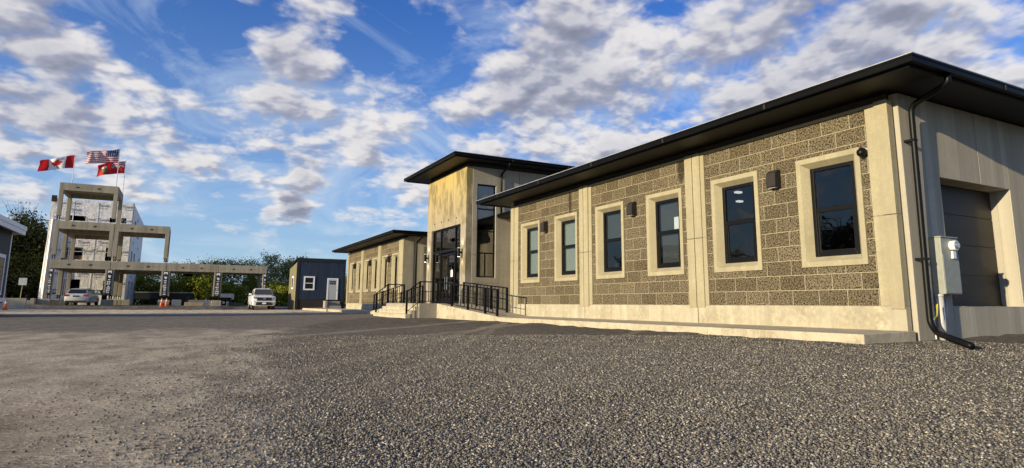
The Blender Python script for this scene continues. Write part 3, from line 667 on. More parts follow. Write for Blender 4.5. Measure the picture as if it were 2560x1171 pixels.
# tower
YT0, YT1, ZTT = 25.95, 31.02, 7.0
b = MB(); th = .30
oy0, oy1, oz0, oz1 = 26.57, 30.40, .68, 4.36; jy = 28.57
b.box(X0, X0 + th, YT0, oy0, .0, oz1); b.box(X0, X0 + th, oy1, YT1, .0, oz1)
b.box(X0, X0 + th, YT0, jy - .008, oz1 + .002, ZTT); b.box(X0, X0 + th, jy + .008, YT1, oz1 + .002, ZTT); b.box(X0 + .02, X0 + th, jy - .008, jy + .008, oz1 + .002, ZTT)
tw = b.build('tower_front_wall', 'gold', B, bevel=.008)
b = MB()
for y in (29.995, 29.012, 28.054, 27.096): b.tube([(X0 - .012, y, 4.70), (X0 + .01, y, 4.70)], .045, 12)
islands(b, 'fixing_hole', 'interior_dark', B)
b = MB(); b.box(X0 + .1, X0 + .16, YT0 + .05, YT1 - .05, ZTT + .002, 7.2); b.box(X0 + .16, 20, YT0 + .05, YT0 + .1, ZTT + .002, 7.2); b.build('tower_frieze', 'frieze', B)
# tower side wall with tall window
wx0, wx1, wz0, wz1 = 11.78, 12.74, 1.87, 6.20
b = MB(); xs1 = X0 + th + .012; y0_, y1_ = YT0 - .02, YT0 + .25; jx = 14.0
for za, zb in ((0, 1.60), (1.612, wz0)): b.box(xs1, wx1 + .2, y0_, y1_, za, zb)
b.box(xs1, wx0, y0_, y1_, wz0, 2.895); b.box(xs1, wx0, y0_, y1_, 2.905, wz1); b.box(xs1, wx1 + .2, y0_, y1_, wz1, ZTT); b.box(wx1, wx1 + .2, y0_, y1_, wz0, wz1)
b.box(wx1 + .21, jx - .01, y0_, y1_, 0, ZTT); b.box(jx + .01, 19.9, y0_, y1_, 0, ZTT); b.box(xs1, 19.9, y0_ + .03, y1_ - .01, 0, wz0 - .01); b.box(wx1 + .05, 19.9, y0_ + .03, y1_ - .01, wz0, ZTT - .01)
b.build('tower_side_wall', 'conc_pale', B, bevel=.006)
fr = MB(); yf = YT0 + .06; t_ = .06
fr.box(wx0, wx0 + t_, yf, yf + .09, wz0, wz1); fr.box(wx1 - t_, wx1, yf, yf + .09, wz0, wz1); fr.box(wx0 + t_, wx1 - t_, yf, yf + .09, wz0, wz0 + t_); fr.box(wx0 + t_, wx1 - t_, yf, yf + .09, wz1 - t_, wz1)
for zz in (5.04, 4.0, 2.99): fr.box(wx0 + t_, wx1 - t_, yf + .005, yf + .08, zz - .03, zz + .03)
fr.box(wx0 + .45, wx0 + .50, yf + .01, yf + .07, wz0 + t_, 2.96)
wo_ = fr.build('window', 'black', B, label='tall black-framed tower window in five stacked panes')
for a, c in ((wz0 + t_, 2.96), (3.02, 3.97), (4.03, 5.01), (5.07, wz1 - t_)): MB().box(wx0 + t_, wx1 - t_, yf + .04, yf + .044, a, c).build('pane', 'glass_dark', wo_)
b = MB(); b.box(19.9, 20.1, YT0 - .02, YT1 + .02, 0, 7.18); b.box(X0 + th + .01, 19.9, YT1 - .25, YT1, 0, ZTT + .1); b.build('tower_back_wall', 'conc_pale', B)
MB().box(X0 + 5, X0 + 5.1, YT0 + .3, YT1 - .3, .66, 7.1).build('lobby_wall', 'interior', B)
# entrance glazing
fr = MB(); xf = X0 + .10; t_ = .07
fr.box(xf, xf + .12, oy0, oy0 + t_, oz0, oz1); fr.box(xf, xf + .12, oy1 - t_, oy1, oz0, oz1); fr.box(xf, xf + .12, oy0 + t_, oy1 - t_, oz1 - t_, oz1)
fr.box(xf, xf + .12, oy0 + t_, oy1 - t_, 3.16, 3.30)
for y in (27.43, 29.33): fr.box(xf + .005, xf + .115, y - .045, y + .045, oz0, 3.16); fr.box(xf + .005, xf + .115, y - .035, y + .035, 3.30, oz1 - t_)
for ya, yb in ((oy0 + t_, 27.385), (29.375, oy1 - t_)): fr.box(xf + .01, xf + .11, ya, yb, oz0, oz0 + .12)
gz_ = fr.build('entrance_frame', 'black', B)
for ya, yb, za, zb in ((oy0 + t_, 27.385, oz0 + .12, 3.16), (29.375, oy1 - t_, oz0 + .12, 3.16), (oy0 + t_, 27.395, 3.30, oz1 - t_), (27.465, 29.295, 3.30, oz1 - t_), (29.365, oy1 - t_, 3.30, oz1 - t_)):
    MB().box(xf + .05, xf + .056, ya, yb, za, zb).build('pane', 'glass_dark', gz_)
for ya, yb in ((27.475, 28.375), (28.385, 29.285)):
    dm = MB(); s_ = .085
    dm.box(xf + .03, xf + .08, ya, ya + s_, oz0 + .01, 3.10); dm.box(xf + .03, xf + .08, yb - s_, yb, oz0 + .01, 3.10); dm.box(xf + .03, xf + .08, ya + s_, yb - s_, 3.0, 3.10); dm.box(xf + .03, xf + .08, ya + s_, yb - s_, oz0 + .01, oz0 + .24)
    do = dm.build('door', 'black', B)
    MB().box(xf + .05, xf + .056, ya + s_, yb - s_, oz0 + .24, 3.0).build('pane', 'glass_dark', do)
    hy = yb - .13 if ya < 28 else ya + .13
    MB().tube([(xf + .03, hy, 1.35), (xf - .05, hy, 1.35), (xf - .05, hy, 1.95), (xf + .03, hy, 1.95)], .014, 6).build('handle', 'chrome', do)
    if ya < 28: MB().box(xf + .044, xf + .049, 27.78, 28.0, 1.95, 2.28).build('notice', 'paper', do)
# roofs: soffit, gutter, drip edge, low hip
def roof(x0, x1, y0, y1, zs, gh=.135, slope=.10):
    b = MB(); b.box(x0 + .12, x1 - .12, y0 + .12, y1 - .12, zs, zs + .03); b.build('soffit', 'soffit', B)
    # gutter: hollow box profile round all sides
    g = MB(); w_ = .12
    for (a, b_, c, d_) in ((x0, x0 + w_, y0, y1), (x1 - w_, x1, y0, y1), (x0 + w_, x1 - w_, y0, y0 + w_), (x0 + w_, x1 - w_, y1 - w_, y1)):
        g.box(a, b_, c, d_, zs + .012, zs + gh)
    e1 = .03
    g.box(x0 - .012, x0, y0 - .012, y1 + .012, zs + gh - .03, zs + gh + .004); g.box(x1, x1 + .012, y0 - .012, y1 + .012, zs + gh - .03, zs + gh + .004)
    g.box(x0, x1, y0 - .012, y0, zs + gh - .03, zs + gh + .004); g.box(x0, x1, y1, y1 + .012, zs + gh - .03, zs + gh + .004)
    # fascia behind, seen from below as a second step
    g.box(x0 + .12, x0 + .15, y0 + .12, y1 - .12, zs - .035, zs + .001); g.box(x0 + .15, x1 - .12, y0 + .12, y0 + .15, zs - .035, zs + .001); g.box(x0 + .15, x1 - .12, y1 - .15, y1 - .12, zs - .035, zs + .001)
    g.build('gutter', 'gutter', B)
    j_ = MB(); yy_ = y0 + 2.9
    while yy_ < y1 - 1: j_.box(x0 - .016, x0 - .002, yy_, yy_ + .05, zs + .008, zs + gh - .032); yy_ += 3.05
    xx_ = x0 + 2.9
    while xx_ < x1 - 1: j_.box(xx_, xx_ + .05, y0 - .016, y0 - .002, zs + .008, zs + gh - .032); xx_ += 3.05
    islands(j_, 'gutter_joint', 'skirt', B)
    e_ = MB(); zz = zs + gh + .006; w3 = .05
    for (a, b_, c, d_) in ((x0 - .014, x0 + w3, y0 - .014, y1 + .014), (x1 - w3, x1 + .014, y0 - .014, y1 + .014), (x0 + w3, x1 - w3, y0 - .014, y0 + w3), (x0 + w3, x1 - w3, y1 - w3, y1 + .014)): e_.box(a, b_, c, d_, zz, zz + .014)
    e_.build('drip_edge', 'drip', B)
    r = MB(); cx = (x0 + x1) / 2; cy = (y0 + y1) / 2; hh = min(x1 - x0, y1 - y0) / 2; zt = zs + gh + .022; zr = zt + hh * slope
    if x1 - x0 < y1 - y0: ra, rb = (cx, y0 + hh, zr), (cx, y1 - hh, zr); F_ = [(0, 1, 4), (1, 2, 5, 4), (2, 3, 5), (3, 0, 4, 5)]
    else: ra, rb = (x0 + hh, cy, zr), (x1 - hh, cy, zr); F_ = [(0, 1, 5, 4), (1, 2, 5), (2, 3, 4, 5), (3, 0, 4)]
    o_ = .06
    r.add([(x0 + o_, y0 + o_, zt), (x1 - o_, y0 + o_, zt), (x1 - o_, y1 - o_, zt), (x0 + o_, y1 - o_, zt), ra, rb], F_ + [(3, 2, 1, 0)])
    r.build('roof', 'roofing', B)
roof(10.17, XE + 1.06, 5.45, 22.5, 4.60)
roof(10.17, XE + 1.06, 33.7, 49.75, 4.60)
roof(10.17, 21.2, 24.9, 32.05, 7.18, .15)
# small low eaves over the links
for y0, y1 in ((22.52, 25.92), (31.04, 33.68)):
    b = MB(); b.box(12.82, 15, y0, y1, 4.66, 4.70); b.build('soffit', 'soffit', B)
    b = MB(); b.box(12.80, 12.92, y0, y1, 4.705, 4.83); b.build('gutter', 'gutter', B)
    b = MB(); b.add([(12.79, y0, 4.835), (12.79, y1, 4.835), (16, y1, 5.1), (16, y0, 5.1)], [(0, 1, 2, 3)]); b.build('roof', 'drip', B)
# downspouts
def bendpipe(pts, r, name='downspout', parent=B, mt='black', k=10):
    P_ = [Vector(p) for p in pts]; out = [P_[0]]
    for i in range(1, len(P_) - 1):
        a, b_, c = P_[i - 1], P_[i], P_[i + 1]; rr_ = min(.14, (b_ - a).length * .45, (c - b_).length * .45)
        s0, s1 = b_ + (a - b_).normalized() * rr_, b_ + (c - b_).normalized() * rr_
        for q in range(5):
            u = q / 4; out.append(s0 * (1 - u) ** 2 + b_ * 2 * u * (1 - u) + s1 * u * u)
    out.append(P_[-1]); return MB().tube(out, r, k).build(name, mt, parent, smooth=True)
sp_ = bendpipe([(11.33, 5.53, 4.62), (11.33, 5.53, 4.46), (11.555, 6.30, 4.30), (11.555, 6.33, .38), (11.50, 6.2, .22), (10.30, 5.10, .10)], .052)
b = MB()
for zz in (3.66, 1.5): b.box(11.49, 11.62, 6.27, 6.45, zz - .02, zz + .02)
islands(b, 'strap', 'black', sp_)
bendpipe([(12.98, 25.0, 7.2), (12.98, 25.0, 7.05), (12.98, 25.84, 6.75), (12.98, 25.84, 4.70)], .05)
bendpipe([(12.0, 33.8, 4.62), (12.0, 33.8, 4.5), (11.98, 34.85, 4.2), (11.98, 34.85, .1)], .05)

# wall lamps, camera
def wall_lamp(y, zc, label):
    t_ = thing('wall_lamp', label, 'lamp', (X0, y, zc), 'dark wall lamps between the windows')
    b = MB(); b.prism([(X0 - .16, zc - .17), (X0 + .035, zc - .20), (X0 + .035, zc + .20), (X0 - .05, zc + .20), (X0 - .15, zc + .12)], 'y', y - .12, y + .12)
    b.build('housing', 'skirt', t_, bevel=.006)
    MB().box(X0 - .13, X0 - .02, y - .09, y + .09, zc - .20, zc - .187).build('lens', 'headlens', t_)
for y, l in ((9.08, 'dark boxy wall lamp between the two windows nearest the building corner'), (13.95, 'dark boxy wall lamp between the middle pair of windows of the near block'), (18.85, 'dark boxy wall lamp between the two windows closest to the tower, near block'),
             (37.72, 'dark wall lamp between the pair of wing windows nearest the tower'), (42.15, 'dark wall lamp between the middle pair of wing windows'), (46.40, 'dark wall lamp between the two farthest wing windows')):
    wall_lamp(y, 3.38, l)
def sconce(y, label):
    t_ = thing('door_lamp', label, 'lamp', (X0, y, 3.0), 'lit black lamps beside the entrance doors')
    MB().tube([(X0 - .18, y, 2.80), (X0 - .18, y, 3.20)], .075, 14).build('shade', 'black', t_, smooth=False)
    MB().box(X0 - .11, X0, y - .03, y + .03, 2.96, 3.04).build('bracket', 'black', t_)
    b = MB(); b.tube([(X0 - .18, y, 2.795), (X0 - .18, y, 2.80)], .055, 12); b.tube([(X0 - .18, y, 3.20), (X0 - .18, y, 3.205)], .055, 12); islands(b, 'lens', 'lamp_on', t_)
    for s, zz in ((1, 3.215), (-1, 2.785)):
        l_ = bpy.data.lights.new('lamp_light', 'SPOT'); l_.energy = 14; l_.color = (1, .86, .62); l_.spot_size = R_(100); l_.spot_blend = .6; l_.shadow_soft_size = .04
        o = bpy.data.objects.new('lamp_light', l_); COL.objects.link(o); o.parent = t_; o.location = (-.13, 0, zz - 3.0); o.rotation_euler = (R_(180) if s > 0 else 0, 0, 0)
sconce(26.30, 'lit black cylinder lamp on the right side of the entrance glazing'); sconce(30.75, 'lit black cylinder lamp on the left side of the entrance glazing')
t_ = thing('security_camera', 'small black dome security camera beside the window nearest the corner', 'camera', (X0, 7.06, 3.56))
MB().tube([(X0 + .03, 7.02, 3.60), (X0 - .05, 7.04, 3.60)], .04, 10).build('bracket', 'white', t_)
b = MB(); pr = [(0.0, .08), (.03, .085), (.075, .08), (.11, .055), (.125, .01)]
b.tube([(X0 - .03 - a, 7.05, 3.57 - a * .6) for a, r_ in pr], [r_ for a, r_ in pr], 14); b.build('dome', 'black', t_, smooth=True)

# electric meter on the end wall
t_ = thing('electric_meter_box', 'grey electrical cabinet with round glass meter beside the overhead door', 'meter box', (12.2, 6.42, 1.4))
cb_ = MB().box(11.97, 12.50, 6.245, 6.448, .89, 1.905).build('cabinet', 'cabinet', t_, bevel=.008)
MB().box(11.985, 12.485, 6.235, 6.244, .91, 1.60).build('cover', 'cabinet', cb_)
MB().box(11.96, 12.51, 6.225, 6.45, 1.907, 1.925).build('hood', 'cabinet', cb_)
mo = MB().tube([(12.30, 6.244, 1.765), (12.30, 6.15, 1.765)], .088, 18).build('meter', 'white', t_, smooth=False)
MB().tube([(12.30, 6.15, 1.765), (12.30, 6.12, 1.765)], [.075, .05], 18).build('dial', 'chrome', mo)
MB().box(12.25, 12.35, 6.20, 6.234, 1.53, 1.66).build('latch', 'white', cb_)
MB().tube([(11.98, 6.36, .89), (11.98, 6.36, -.05)], .062, 14).build('conduit', 'pvc', t_, smooth=True)
MB().tube([(11.98, 6.36, .89), (11.98, 6.36, .84)], .072, 14).build('collar', 'pvc', t_, smooth=True)
MB().tube([(11.86, 6.42, .95), (11.86, 6.42, .10)], .012, 6).build('ground_wire', 'galv', t_)
b = MB(); b.tube([(12.16, 6.40, .89), (12.16, 6.40, .55), (12.17, 6.40, .48), (12.21, 6.40, .48), (12.22, 6.40, .55), (12.22, 6.39, .80)], .022, 8); b.build('cable_loop', 'pvc', t_, smooth=True)
MB().tube([(12.42, 6.32, .89), (12.42, 6.32, .84)], .02, 8).build('red_cap', 'redlens', t_)
b = MB(); b.add([(11.66, 6.26, .70), (11.70, 6.25, .72), (11.64, 6.24, .52), (11.60, 6.24, .50)], [(0, 1, 2, 3)]); b.add([(11.64, 6.25, .53), (11.62, 6.24, .50), (11.48, 6.22, .44), (11.49, 6.22, .48)], [(0, 1, 2, 3)])
o = b.build('caution_tape', 'yellow', label='scrap of yellow tape tied at the foot of the corner downspout', cat='tape'); md = o.modifiers.new('thick', 'SOLIDIFY'); md.thickness = .003

# ------------------------------------------------------------------ training frame
KF = 68 / 62.
def hz2(z_): return .66 + (z_ - .66) * KF
XJ = [x * KF for x in (-9.57, -5.41, -1.31, 2.80, 6.87)]
YF, DP = 68.0, 5.2
FT = thing('concrete_frame_structure', 'stacked grey precast concrete portal frames, three levels high at the left', 'structure', (XJ[1], YF, .4))
def module(x0, x1, y0, zc, zb, zt, banner=False):
    """open precast module: four columns, ring beam with slots, slab"""
    b = MB(); c = .34; g = .018
    xa, xb = x0 + g, x1 - g; ya, yb = y0, y0 + DP - .03
    sl = [xa + (xb - xa) * f for f in (.31, .67)]
    segs = [xa, sl[0] - .13, sl[0] + .13, sl[1] - .13, sl[1] + .13, xb]
    zm = zb + (zt - zb) * .45
    for (u, v) in ((ya, ya + .30), (yb - .30, yb)):
        b.box(xa, xb, u, v, zb, zm - .07); b.box(xa, xb, u, v, zm + .07, zt)
        for i in (0, 2, 4): b.box(segs[i], segs[i + 1], u, v, zm - .07, zm + .07)
        for i in (1, 3): b.box(segs[i], segs[i + 1], u + (.12 if u == ya else 0), v, zm - .07, zm + .07)
    b.box(xa, xa + .30, ya + .30, yb - .30, zb, zt); b.box(xb - .30, xb, ya + .30, yb - .30, zb, zt)
    b.box(xa + .3, xb - .3, ya + .3, yb - .3, zt - .25, zt - .02)
    o = b.build('portal_frame', 'frame_conc', FT, bevel=.015)
    for X in (xa, xb - c):
        for Yc in (ya, yb - c):
            MB().box(X + .004, X + c - .004, Yc + .004, Yc + c - .004, zc, zb).build('column', 'frame_conc', o, bevel=.015)
            s = MB()
            for dx in (.07, c - .10): s.box(X + dx, X + dx + .05, Yc + .08, Yc + c - .08, zc - .34, zc - .02)
            s.box(X + .03, X + c - .03, Yc + .05, Yc + c - .05, zc - .05, zc); s.build('steel_shoe', 'black', o)
    for f in (.42, .78):
        MB().box(xa + (xb - xa) * f - .09, xa + (xb - xa) * f + .09, ya + 1.2, ya + 1.5, zt - .29, zt - .252).build('downlight', 'white', o)
    return o
Z1 = (hz2(1.20), hz2(3.33), hz2(4.02)); Z2 = (hz2(4.40), hz2(6.55), hz2(7.20)); Z3 = (hz2(7.60), hz2(9.75), hz2(10.38))
for i in range(4): module(XJ[i], XJ[i + 1], YF, *Z1)
for i in range(2): module(XJ[i], XJ[i + 1], YF, *Z2)
module(XJ[0], XJ[1], YF, *Z3)
for i in range(2): module(XJ[i], XJ[i + 1], YF + DP, *Z1)
module(XJ[0], XJ[1], YF + DP, *Z2)
# banners
random.seed(4)
def banner(x, w, label, k):
    t_ = thing('column_banner', label, 'banner', (x, YF, Z1[0]), 'black banners on the frame columns')
    MB().box(x - w / 2, x + w / 2, YF - .045, YF - .006, Z1[0] - .02, Z1[1] - .02).build('sheet', 'banner', t_)
    b = MB(); yb = YF - .052; zt = Z1[1] - .1; ww = w * .36
    b.add([(x - ww, yb, zt), (x + ww, yb, zt), (x + ww, yb, zt - .26), (x, yb, zt - .12), (x - ww, yb, zt - .26)], [(0, 4, 3, 1), (1, 3, 2)] if 0 else [(0, 1, 2, 3, 4)])
    b.add([(x - ww * .7, yb, zt - .40), (x + ww * .8, yb, zt - .46), (x + ww * .5, yb, zt - .68), (x - ww * .5, yb, zt - .62)], [(0, 1, 2, 3)])
    zz = zt - .78
    while zz > Z1[0] + .12:
        h_ = random.choice((.03, .05, .09, .12)); l_ = random.uniform(.5, 1.)
        if h_ > .1:
            b.box(x - ww, x - ww * .15, yb, yb + .006, zz - h_, zz); b.box(x + ww * .15, x + ww * l_, yb, yb + .006, zz - h_, zz)
        else: b.box(x - ww * l_, x + ww * l_, yb, yb + .006, zz - h_, zz)
        zz -= h_ + random.uniform(.05, .12)
    b.build('print', 'bannerink', t_)
for x, w, l, k in ((XJ[0] + .17, .26, 'narrow black banner on the leftmost frame column', 0), (XJ[1], .42, 'black banner with white emblems on the column beside the silver car', 1), (XJ[2], .44, 'black banner with white emblems on the column behind two orange cones', 2),
                   (XJ[3], .44, 'black banner with white emblems on the column beside the small white trailer', 3), (XJ[4] - .17, .24, 'narrow black banner on the rightmost frame column, above the truck', 4)):
    banner(x, w, l, k)
# footing blocks
def block(x0, x1, y0, y1, z1, label, g='concrete footing blocks under the frame columns', mt='frame_conc', nm='footing_block'):
    z0 = gz((x0 + x1) / 2, (y0 + y1) / 2) - .1
    b = MB(); c = .04
    b.box(x0, x1, y0, y1, z0, z1 - c); b.loft([[(x0, y0, z1 - c), (x1, y0, z1 - c), (x1, y1, z1 - c), (x0, y1, z1 - c)], [(x0 + c, y0 + c, z1), (x1 - c, y0 + c, z1), (x1 - c, y1 - c, z1), (x0 + c, y1 - c, z1)]])
    return b.build(nm, mt, label=label, cat='concrete block', group=g)
zbk = hz2(.85)
block(XJ[0] - .55, XJ[0] + .36, YF - .3, YF + .7, zbk, 'concrete footing block under the leftmost frame column')
block(XJ[0] + .42, XJ[0] + 1.5, YF + .4, YF + 1.4, zbk, 'concrete block left of the silver car, behind the leftmost footing')
block(XJ[1] - .45, XJ[1] + .45, YF - .3, YF + .7, zbk, 'concrete footing block just right of the silver car')
block(XJ[1] + .8, XJ[1] + 1.5, YF + 4.6, YF + 5.6, zbk, 'shaded concrete block under the rear column right of the silver car')
block(XJ[2] - .45, XJ[2] + .45, YF - .3, YF + .7, zbk, 'concrete footing block behind the two orange cones')
block(XJ[3] - .42, XJ[3] + .42, YF - .3, YF + .7, zbk, 'concrete footing block beside the small white trailer')
block(XJ[4] - .5, XJ[4] + .35, YF - .3, YF + .7, zbk, 'concrete footing block behind the white truck')
for k, (xx, Yk) in enumerate(((XJ[0] + .2, YF + DP - .4), (XJ[1], YF + DP), (XJ[2], YF + DP - .3), (XJ[3], YF + DP - .3), (XJ[4] - .2, YF + DP - .3), (XJ[0] + .2, YF + 2 * DP - .3), (XJ[1], YF + 2 * DP - .3), (XJ[2], YF + 2 * DP - .3))):
    block(xx - .4, xx + .4, Yk - .45, Yk + .55, zbk, 'rear concrete footing block in the shade under the frame')
for k, (x0, x1, zt, l) in enumerate(((-12.15, -11.75, .56, 'lowest of three small concrete blocks stepping up to the frame'), (-11.74, -11.4, .74, 'middle of three small concrete blocks stepping up to the frame'), (-11.39, -11.1, .92, 'tallest of three small concrete blocks stepping up to the frame'))):
    block(x0, x1, 67.0, 67.9, zt, l, 'small concrete blocks left of the frame', 'conc_pale', 'stepping_block')

# ------------------------------------------------------------------ wrapped building behind
YW = 80.0; tx0, tx1 = -12.85, -5.38; tzt = 11.45; YWB = 101.0
TB = thing('unfinished_building', 'unfinished three-storey building wrapped in wrinkled white sheeting behind the concrete frame', 'building', (tx0, YW, .4))
ops = [(-11.09, -9.71, 9.18, 9.73), (-7.55, -6.95, 9.2, 9.74), (-6.47, -5.99, 9.18, 9.76), (-11.12, -9.62, 5.06, 6.36), (-7.59, -6.98, 5.02, 6.45), (-10.98, -9.56, 1.28, 2.98), (-7.5, -7.0, .9, 2.9)]
def wall_with_holes(axis, a0, a1, z0, z1, c, th, holes):
    b = MB(); us = sorted(set([a0, a1] + [h[0] for h in holes] + [h[1] for h in holes])); zs = sorted(set([z0, z1] + [h[2] for h in holes] + [h[3] for h in holes]))
    for i in range(len(us) - 1):
        run = None
        for j in range(len(zs) - 1):
            um, zm = (us[i] + us[i + 1]) / 2, (zs[j] + zs[j + 1]) / 2
            if any(h[0] < um < h[1] and h[2] < zm < h[3] for h in holes):
                if run: 
                    (b.box(us[i], us[i + 1], c, c + th, run[0], run[1]) if axis == 'x' else b.box(c - th, c, us[i], us[i + 1], run[0], run[1])); run = None
            else: run = (run[0], zs[j + 1]) if run else (zs[j], zs[j + 1])
        if run: (b.box(us[i], us[i + 1], c, c + th, run[0], run[1]) if axis == 'x' else b.box(c - th, c, us[i], us[i + 1], run[0], run[1]))
    return b
wall_with_holes('x', tx0, tx1, .3, tzt, YW, .2, ops).build('front_wall', 'wrap', TB)
sops = [(83.2, 86.2, 9.0, 9.9), (82.5, 84.6, 4.6, 6.4), (87, 89, 4.6, 6.4), (96.5, 98.5, 4.6, 6.4), (83, 85.5, 1.0, 3.0), (87.3, 90.3, 1.0, 3.0), (92.5, 94.5, 2.2, 3.1), (96.0, 98.0, 2.2, 3.1), (90, 92, 8.4, 9.5)]
wall_with_holes('y', YW + .2, YWB, .3, tzt - .1, tx1, .2, sops).build('side_wall', 'wrap', TB)
b = MB(); b.box(tx0, tx0 + .2, YW + .2, YWB, .3, tzt - .1); b.box(tx0 + .2, tx1 - .2, YWB - .2, YWB, .3, tzt - .1); b.build('rear_wall', 'wrap', TB)
MB().box(tx0 + .2, tx1 - .2, YW + .2, YWB - .2, tzt - .3, tzt - .15).build('roof', 'roofing', TB)
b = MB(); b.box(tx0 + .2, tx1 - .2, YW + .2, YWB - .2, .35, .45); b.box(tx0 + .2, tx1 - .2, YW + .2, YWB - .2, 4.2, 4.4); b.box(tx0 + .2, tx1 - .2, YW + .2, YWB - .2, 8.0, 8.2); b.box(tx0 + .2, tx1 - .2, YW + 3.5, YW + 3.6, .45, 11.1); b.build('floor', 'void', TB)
b = MB(); b.box(-11.12, -9.62, YW + .12, YW + .18, 5.06, 5.5); b.box(-11.12, -9.62, YW + .13, YW + .18, 6.18, 6.36); b.box(-10.9, -10.8, YW + .25, YW + .35, 1.28, 2.98); b.box(-10.98, -9.56, YW + .3, YW + .4, 1.9, 2.0); islands(b, 'sheathing', 'brown', TB)
b = MB(); b.box(tx0 - .02, tx0 + .45, YW - .06, YW, 11.1, 11.75); b.build('parapet_board', 'skirt', TB)
b = MB(); b.box(tx1 - .08, tx1 + .03, YW - .03, YW + .1, .3, tzt); b.build('corner_strip', 'ink', TB)
b = MB(); b.add([(-13.15, YW + .9, .3), (-12.55, YW - .55, .3), (-12.4, YW + .0, .3), (-12.9, YW + 1.2, .3), (-12.95, YW + .9, 9.2), (-12.50, YW - .35, 9.2), (-12.4, YW, 9.25), (-12.8, YW + 1.2, 9.2)],
                [(0, 3, 2, 1), (4, 5, 6, 7), (0, 1, 5, 4), (1, 2, 6, 5), (2, 3, 7, 6), (3, 0, 4, 7)]); b.build('loose_sheet', 'wrap', TB)
# seams
b = MB()
for zz in (8.75, 7.6, 5.9, 4.45, 3.0, 10.3): b.box(tx0, tx1, YW - .012, YW - .002, zz, zz + .05)
for xx in (-8.7, -10.9): b.box(xx, xx + .10, YW - .018, YW - .002, .5, 11.3)
islands(b, 'seam_tape', 'white', TB)
vs, fs = textmesh('Tyvek', .46, .006)
b = MB()
for (x, z_) in ((-8.22, 10.98), (-10.8, 11.05), (-8.12, 9.42), (-9.29, 9.42), (-5.95, 11.0), (-9.66, 6.92), (-10.95, 6.86), (-7.85, 6.96), (-8.24, 6.07), (-9.25, 6.02), (-8.07, 3.56), (-9.45, 3.6), (-12.1, 11.0), (-12.0, 9.38), (-11.9, 6.0), (-11.95, 3.58), (-5.95, 6.04), (-10.7, 10.35), (-5.9, 9.45), (-10.9, 3.6), (-5.95, 2.6)):
    b = MB(); b.add([(v[0] + x, YW - .024, v[1] + z_) for v in vs], fs)
    b.box(x - .45, x + .45, YW - .027, YW - .022, z_ - .34, z_ - .31); b.build('lettering', 'ink', TB)
vs2, fs2 = textmesh('Tyvek', .6, .006)
for (y, z_) in ((84, 7.4), (93, 7.4), (86, 3.6), (96, 4.0), (88, 10.4)): MB().add([(tx1 + .006, v[0] * 1.4 + y, v[1] + z_) for v in vs2], fs2).build('lettering', 'ink', TB)
for txt, xc, l in (('ON', -11.7, 'small black sign reading ON low on the wrapped wall, between the left columns'), ('PA', -7.9, 'small black sign reading PA on the wrapped wall right of the silver car')):
    t_ = thing('wall_sign', l, 'sign', (xc, YW, 1.66)); MB().box(xc - .5, xc + .5, YW - .05, YW - .03, 1.42, 1.90).build('board', 'banner', t_)
    v_, f_ = textmesh(txt, .45, .015); MB().add([(v[0] + xc, YW - .056, v[1] + 1.66) for v in v_], f_).build('lettering', 'bannerink', t_)

# ------------------------------------------------------------------ flags
def flag(label, px, py, zb, zt, L, Hh, fn, seed, drop):
    t_ = thing('flag', label, 'flag', (px, py, zb), 'flags on top of the frame')
    lean = .11
    MB().tube([(px, py, zb - .1), (px + .0, py, zt)], [.035, .022], 8).build('pole', 'galv', t_)
    b = MB(); b.tube([(px, py, zt), (px, py, zt + .06)], .04, 8); b.build('finial', 'galv', t_)
    nu, nv = 72, 40; me = bpy.data.meshes.new('cloth'); vs = []
    for j in range(nv + 1):
        for i in range(nu + 1):
            u, v = i / nu, j / nv
            w_ = math.sin(u * 9 + seed + v * 1.5) * .26 * u + math.sin(u * 17 + seed * 2 - v * 3) * .09 * u
            x = px - .03 - u * L * (.93) + .05 * math.sin(v * 5 + u * 6) * u
            zz = zt - .06 - v * Hh * (1 - .14 * u + .05 * math.sin(u * 8 + seed)) - drop * u ** 1.3 + .06 * math.sin(u * 8 + seed)
            vs.append((x - px, w_ - .12 * u, zz - zb))
    fs = [(j * (nu + 1) + i, (j + 1) * (nu + 1) + i, (j + 1) * (nu + 1) + i + 1, j * (nu + 1) + i + 1) for j in range(nv) for i in range(nu)]
    me.from_pydata(vs, [], fs); ca_ = me.color_attributes.new('dye', 'FLOAT_COLOR', 'CORNER'); cols = []
    for j in range(nv):
        for i in range(nu):
            c = fn((i + .5) / nu, (j + .5) / nv); cols += [*c, 1.] * 4
    ca_.data.foreach_set('color', cols)
    me.materials.append(M['cloth']); me.polygons.foreach_set('use_smooth', [True] * len(me.polygons))
    o = bpy.data.objects.new('cloth', me); COL.objects.link(o); o.parent = t_
m, t = mat('flag_cloth', (1, 1, 1), .8); an_ = t.new('ShaderNodeAttribute'); an_.attribute_name = 'dye'; t.col(an_.outputs[0])
tl_ = t.new('ShaderNodeBsdfTranslucent'); t.l.new(an_.outputs[0], tl_.inputs[0]); mx_ = t.new('ShaderNodeMixShader'); mx_.inputs[0].default_value = .35
t.l.new(t.bsdf.outputs[0], mx_.inputs[1]); t.l.new(tl_.outputs[0], mx_.inputs[2]); t.l.new(mx_.outputs[0], t.n['Material Output'].inputs[0]); M['cloth'] = m
RED, WH, BLU = (.55, .015, .015), (.8, .79, .76), (.02, .03, .13)
leaf = [(0, 1), (.18, .62), (.36, .72), (.30, .28), (.52, .48), (.58, .36), (.82, .42), (.72, .18), (.84, .10), (.44, -.24), (.50, -.42), (.06, -.36), (.05, -.85)]
leaf = leaf + [(-a, b_) for a, b_ in leaf[::-1] if a > 0]
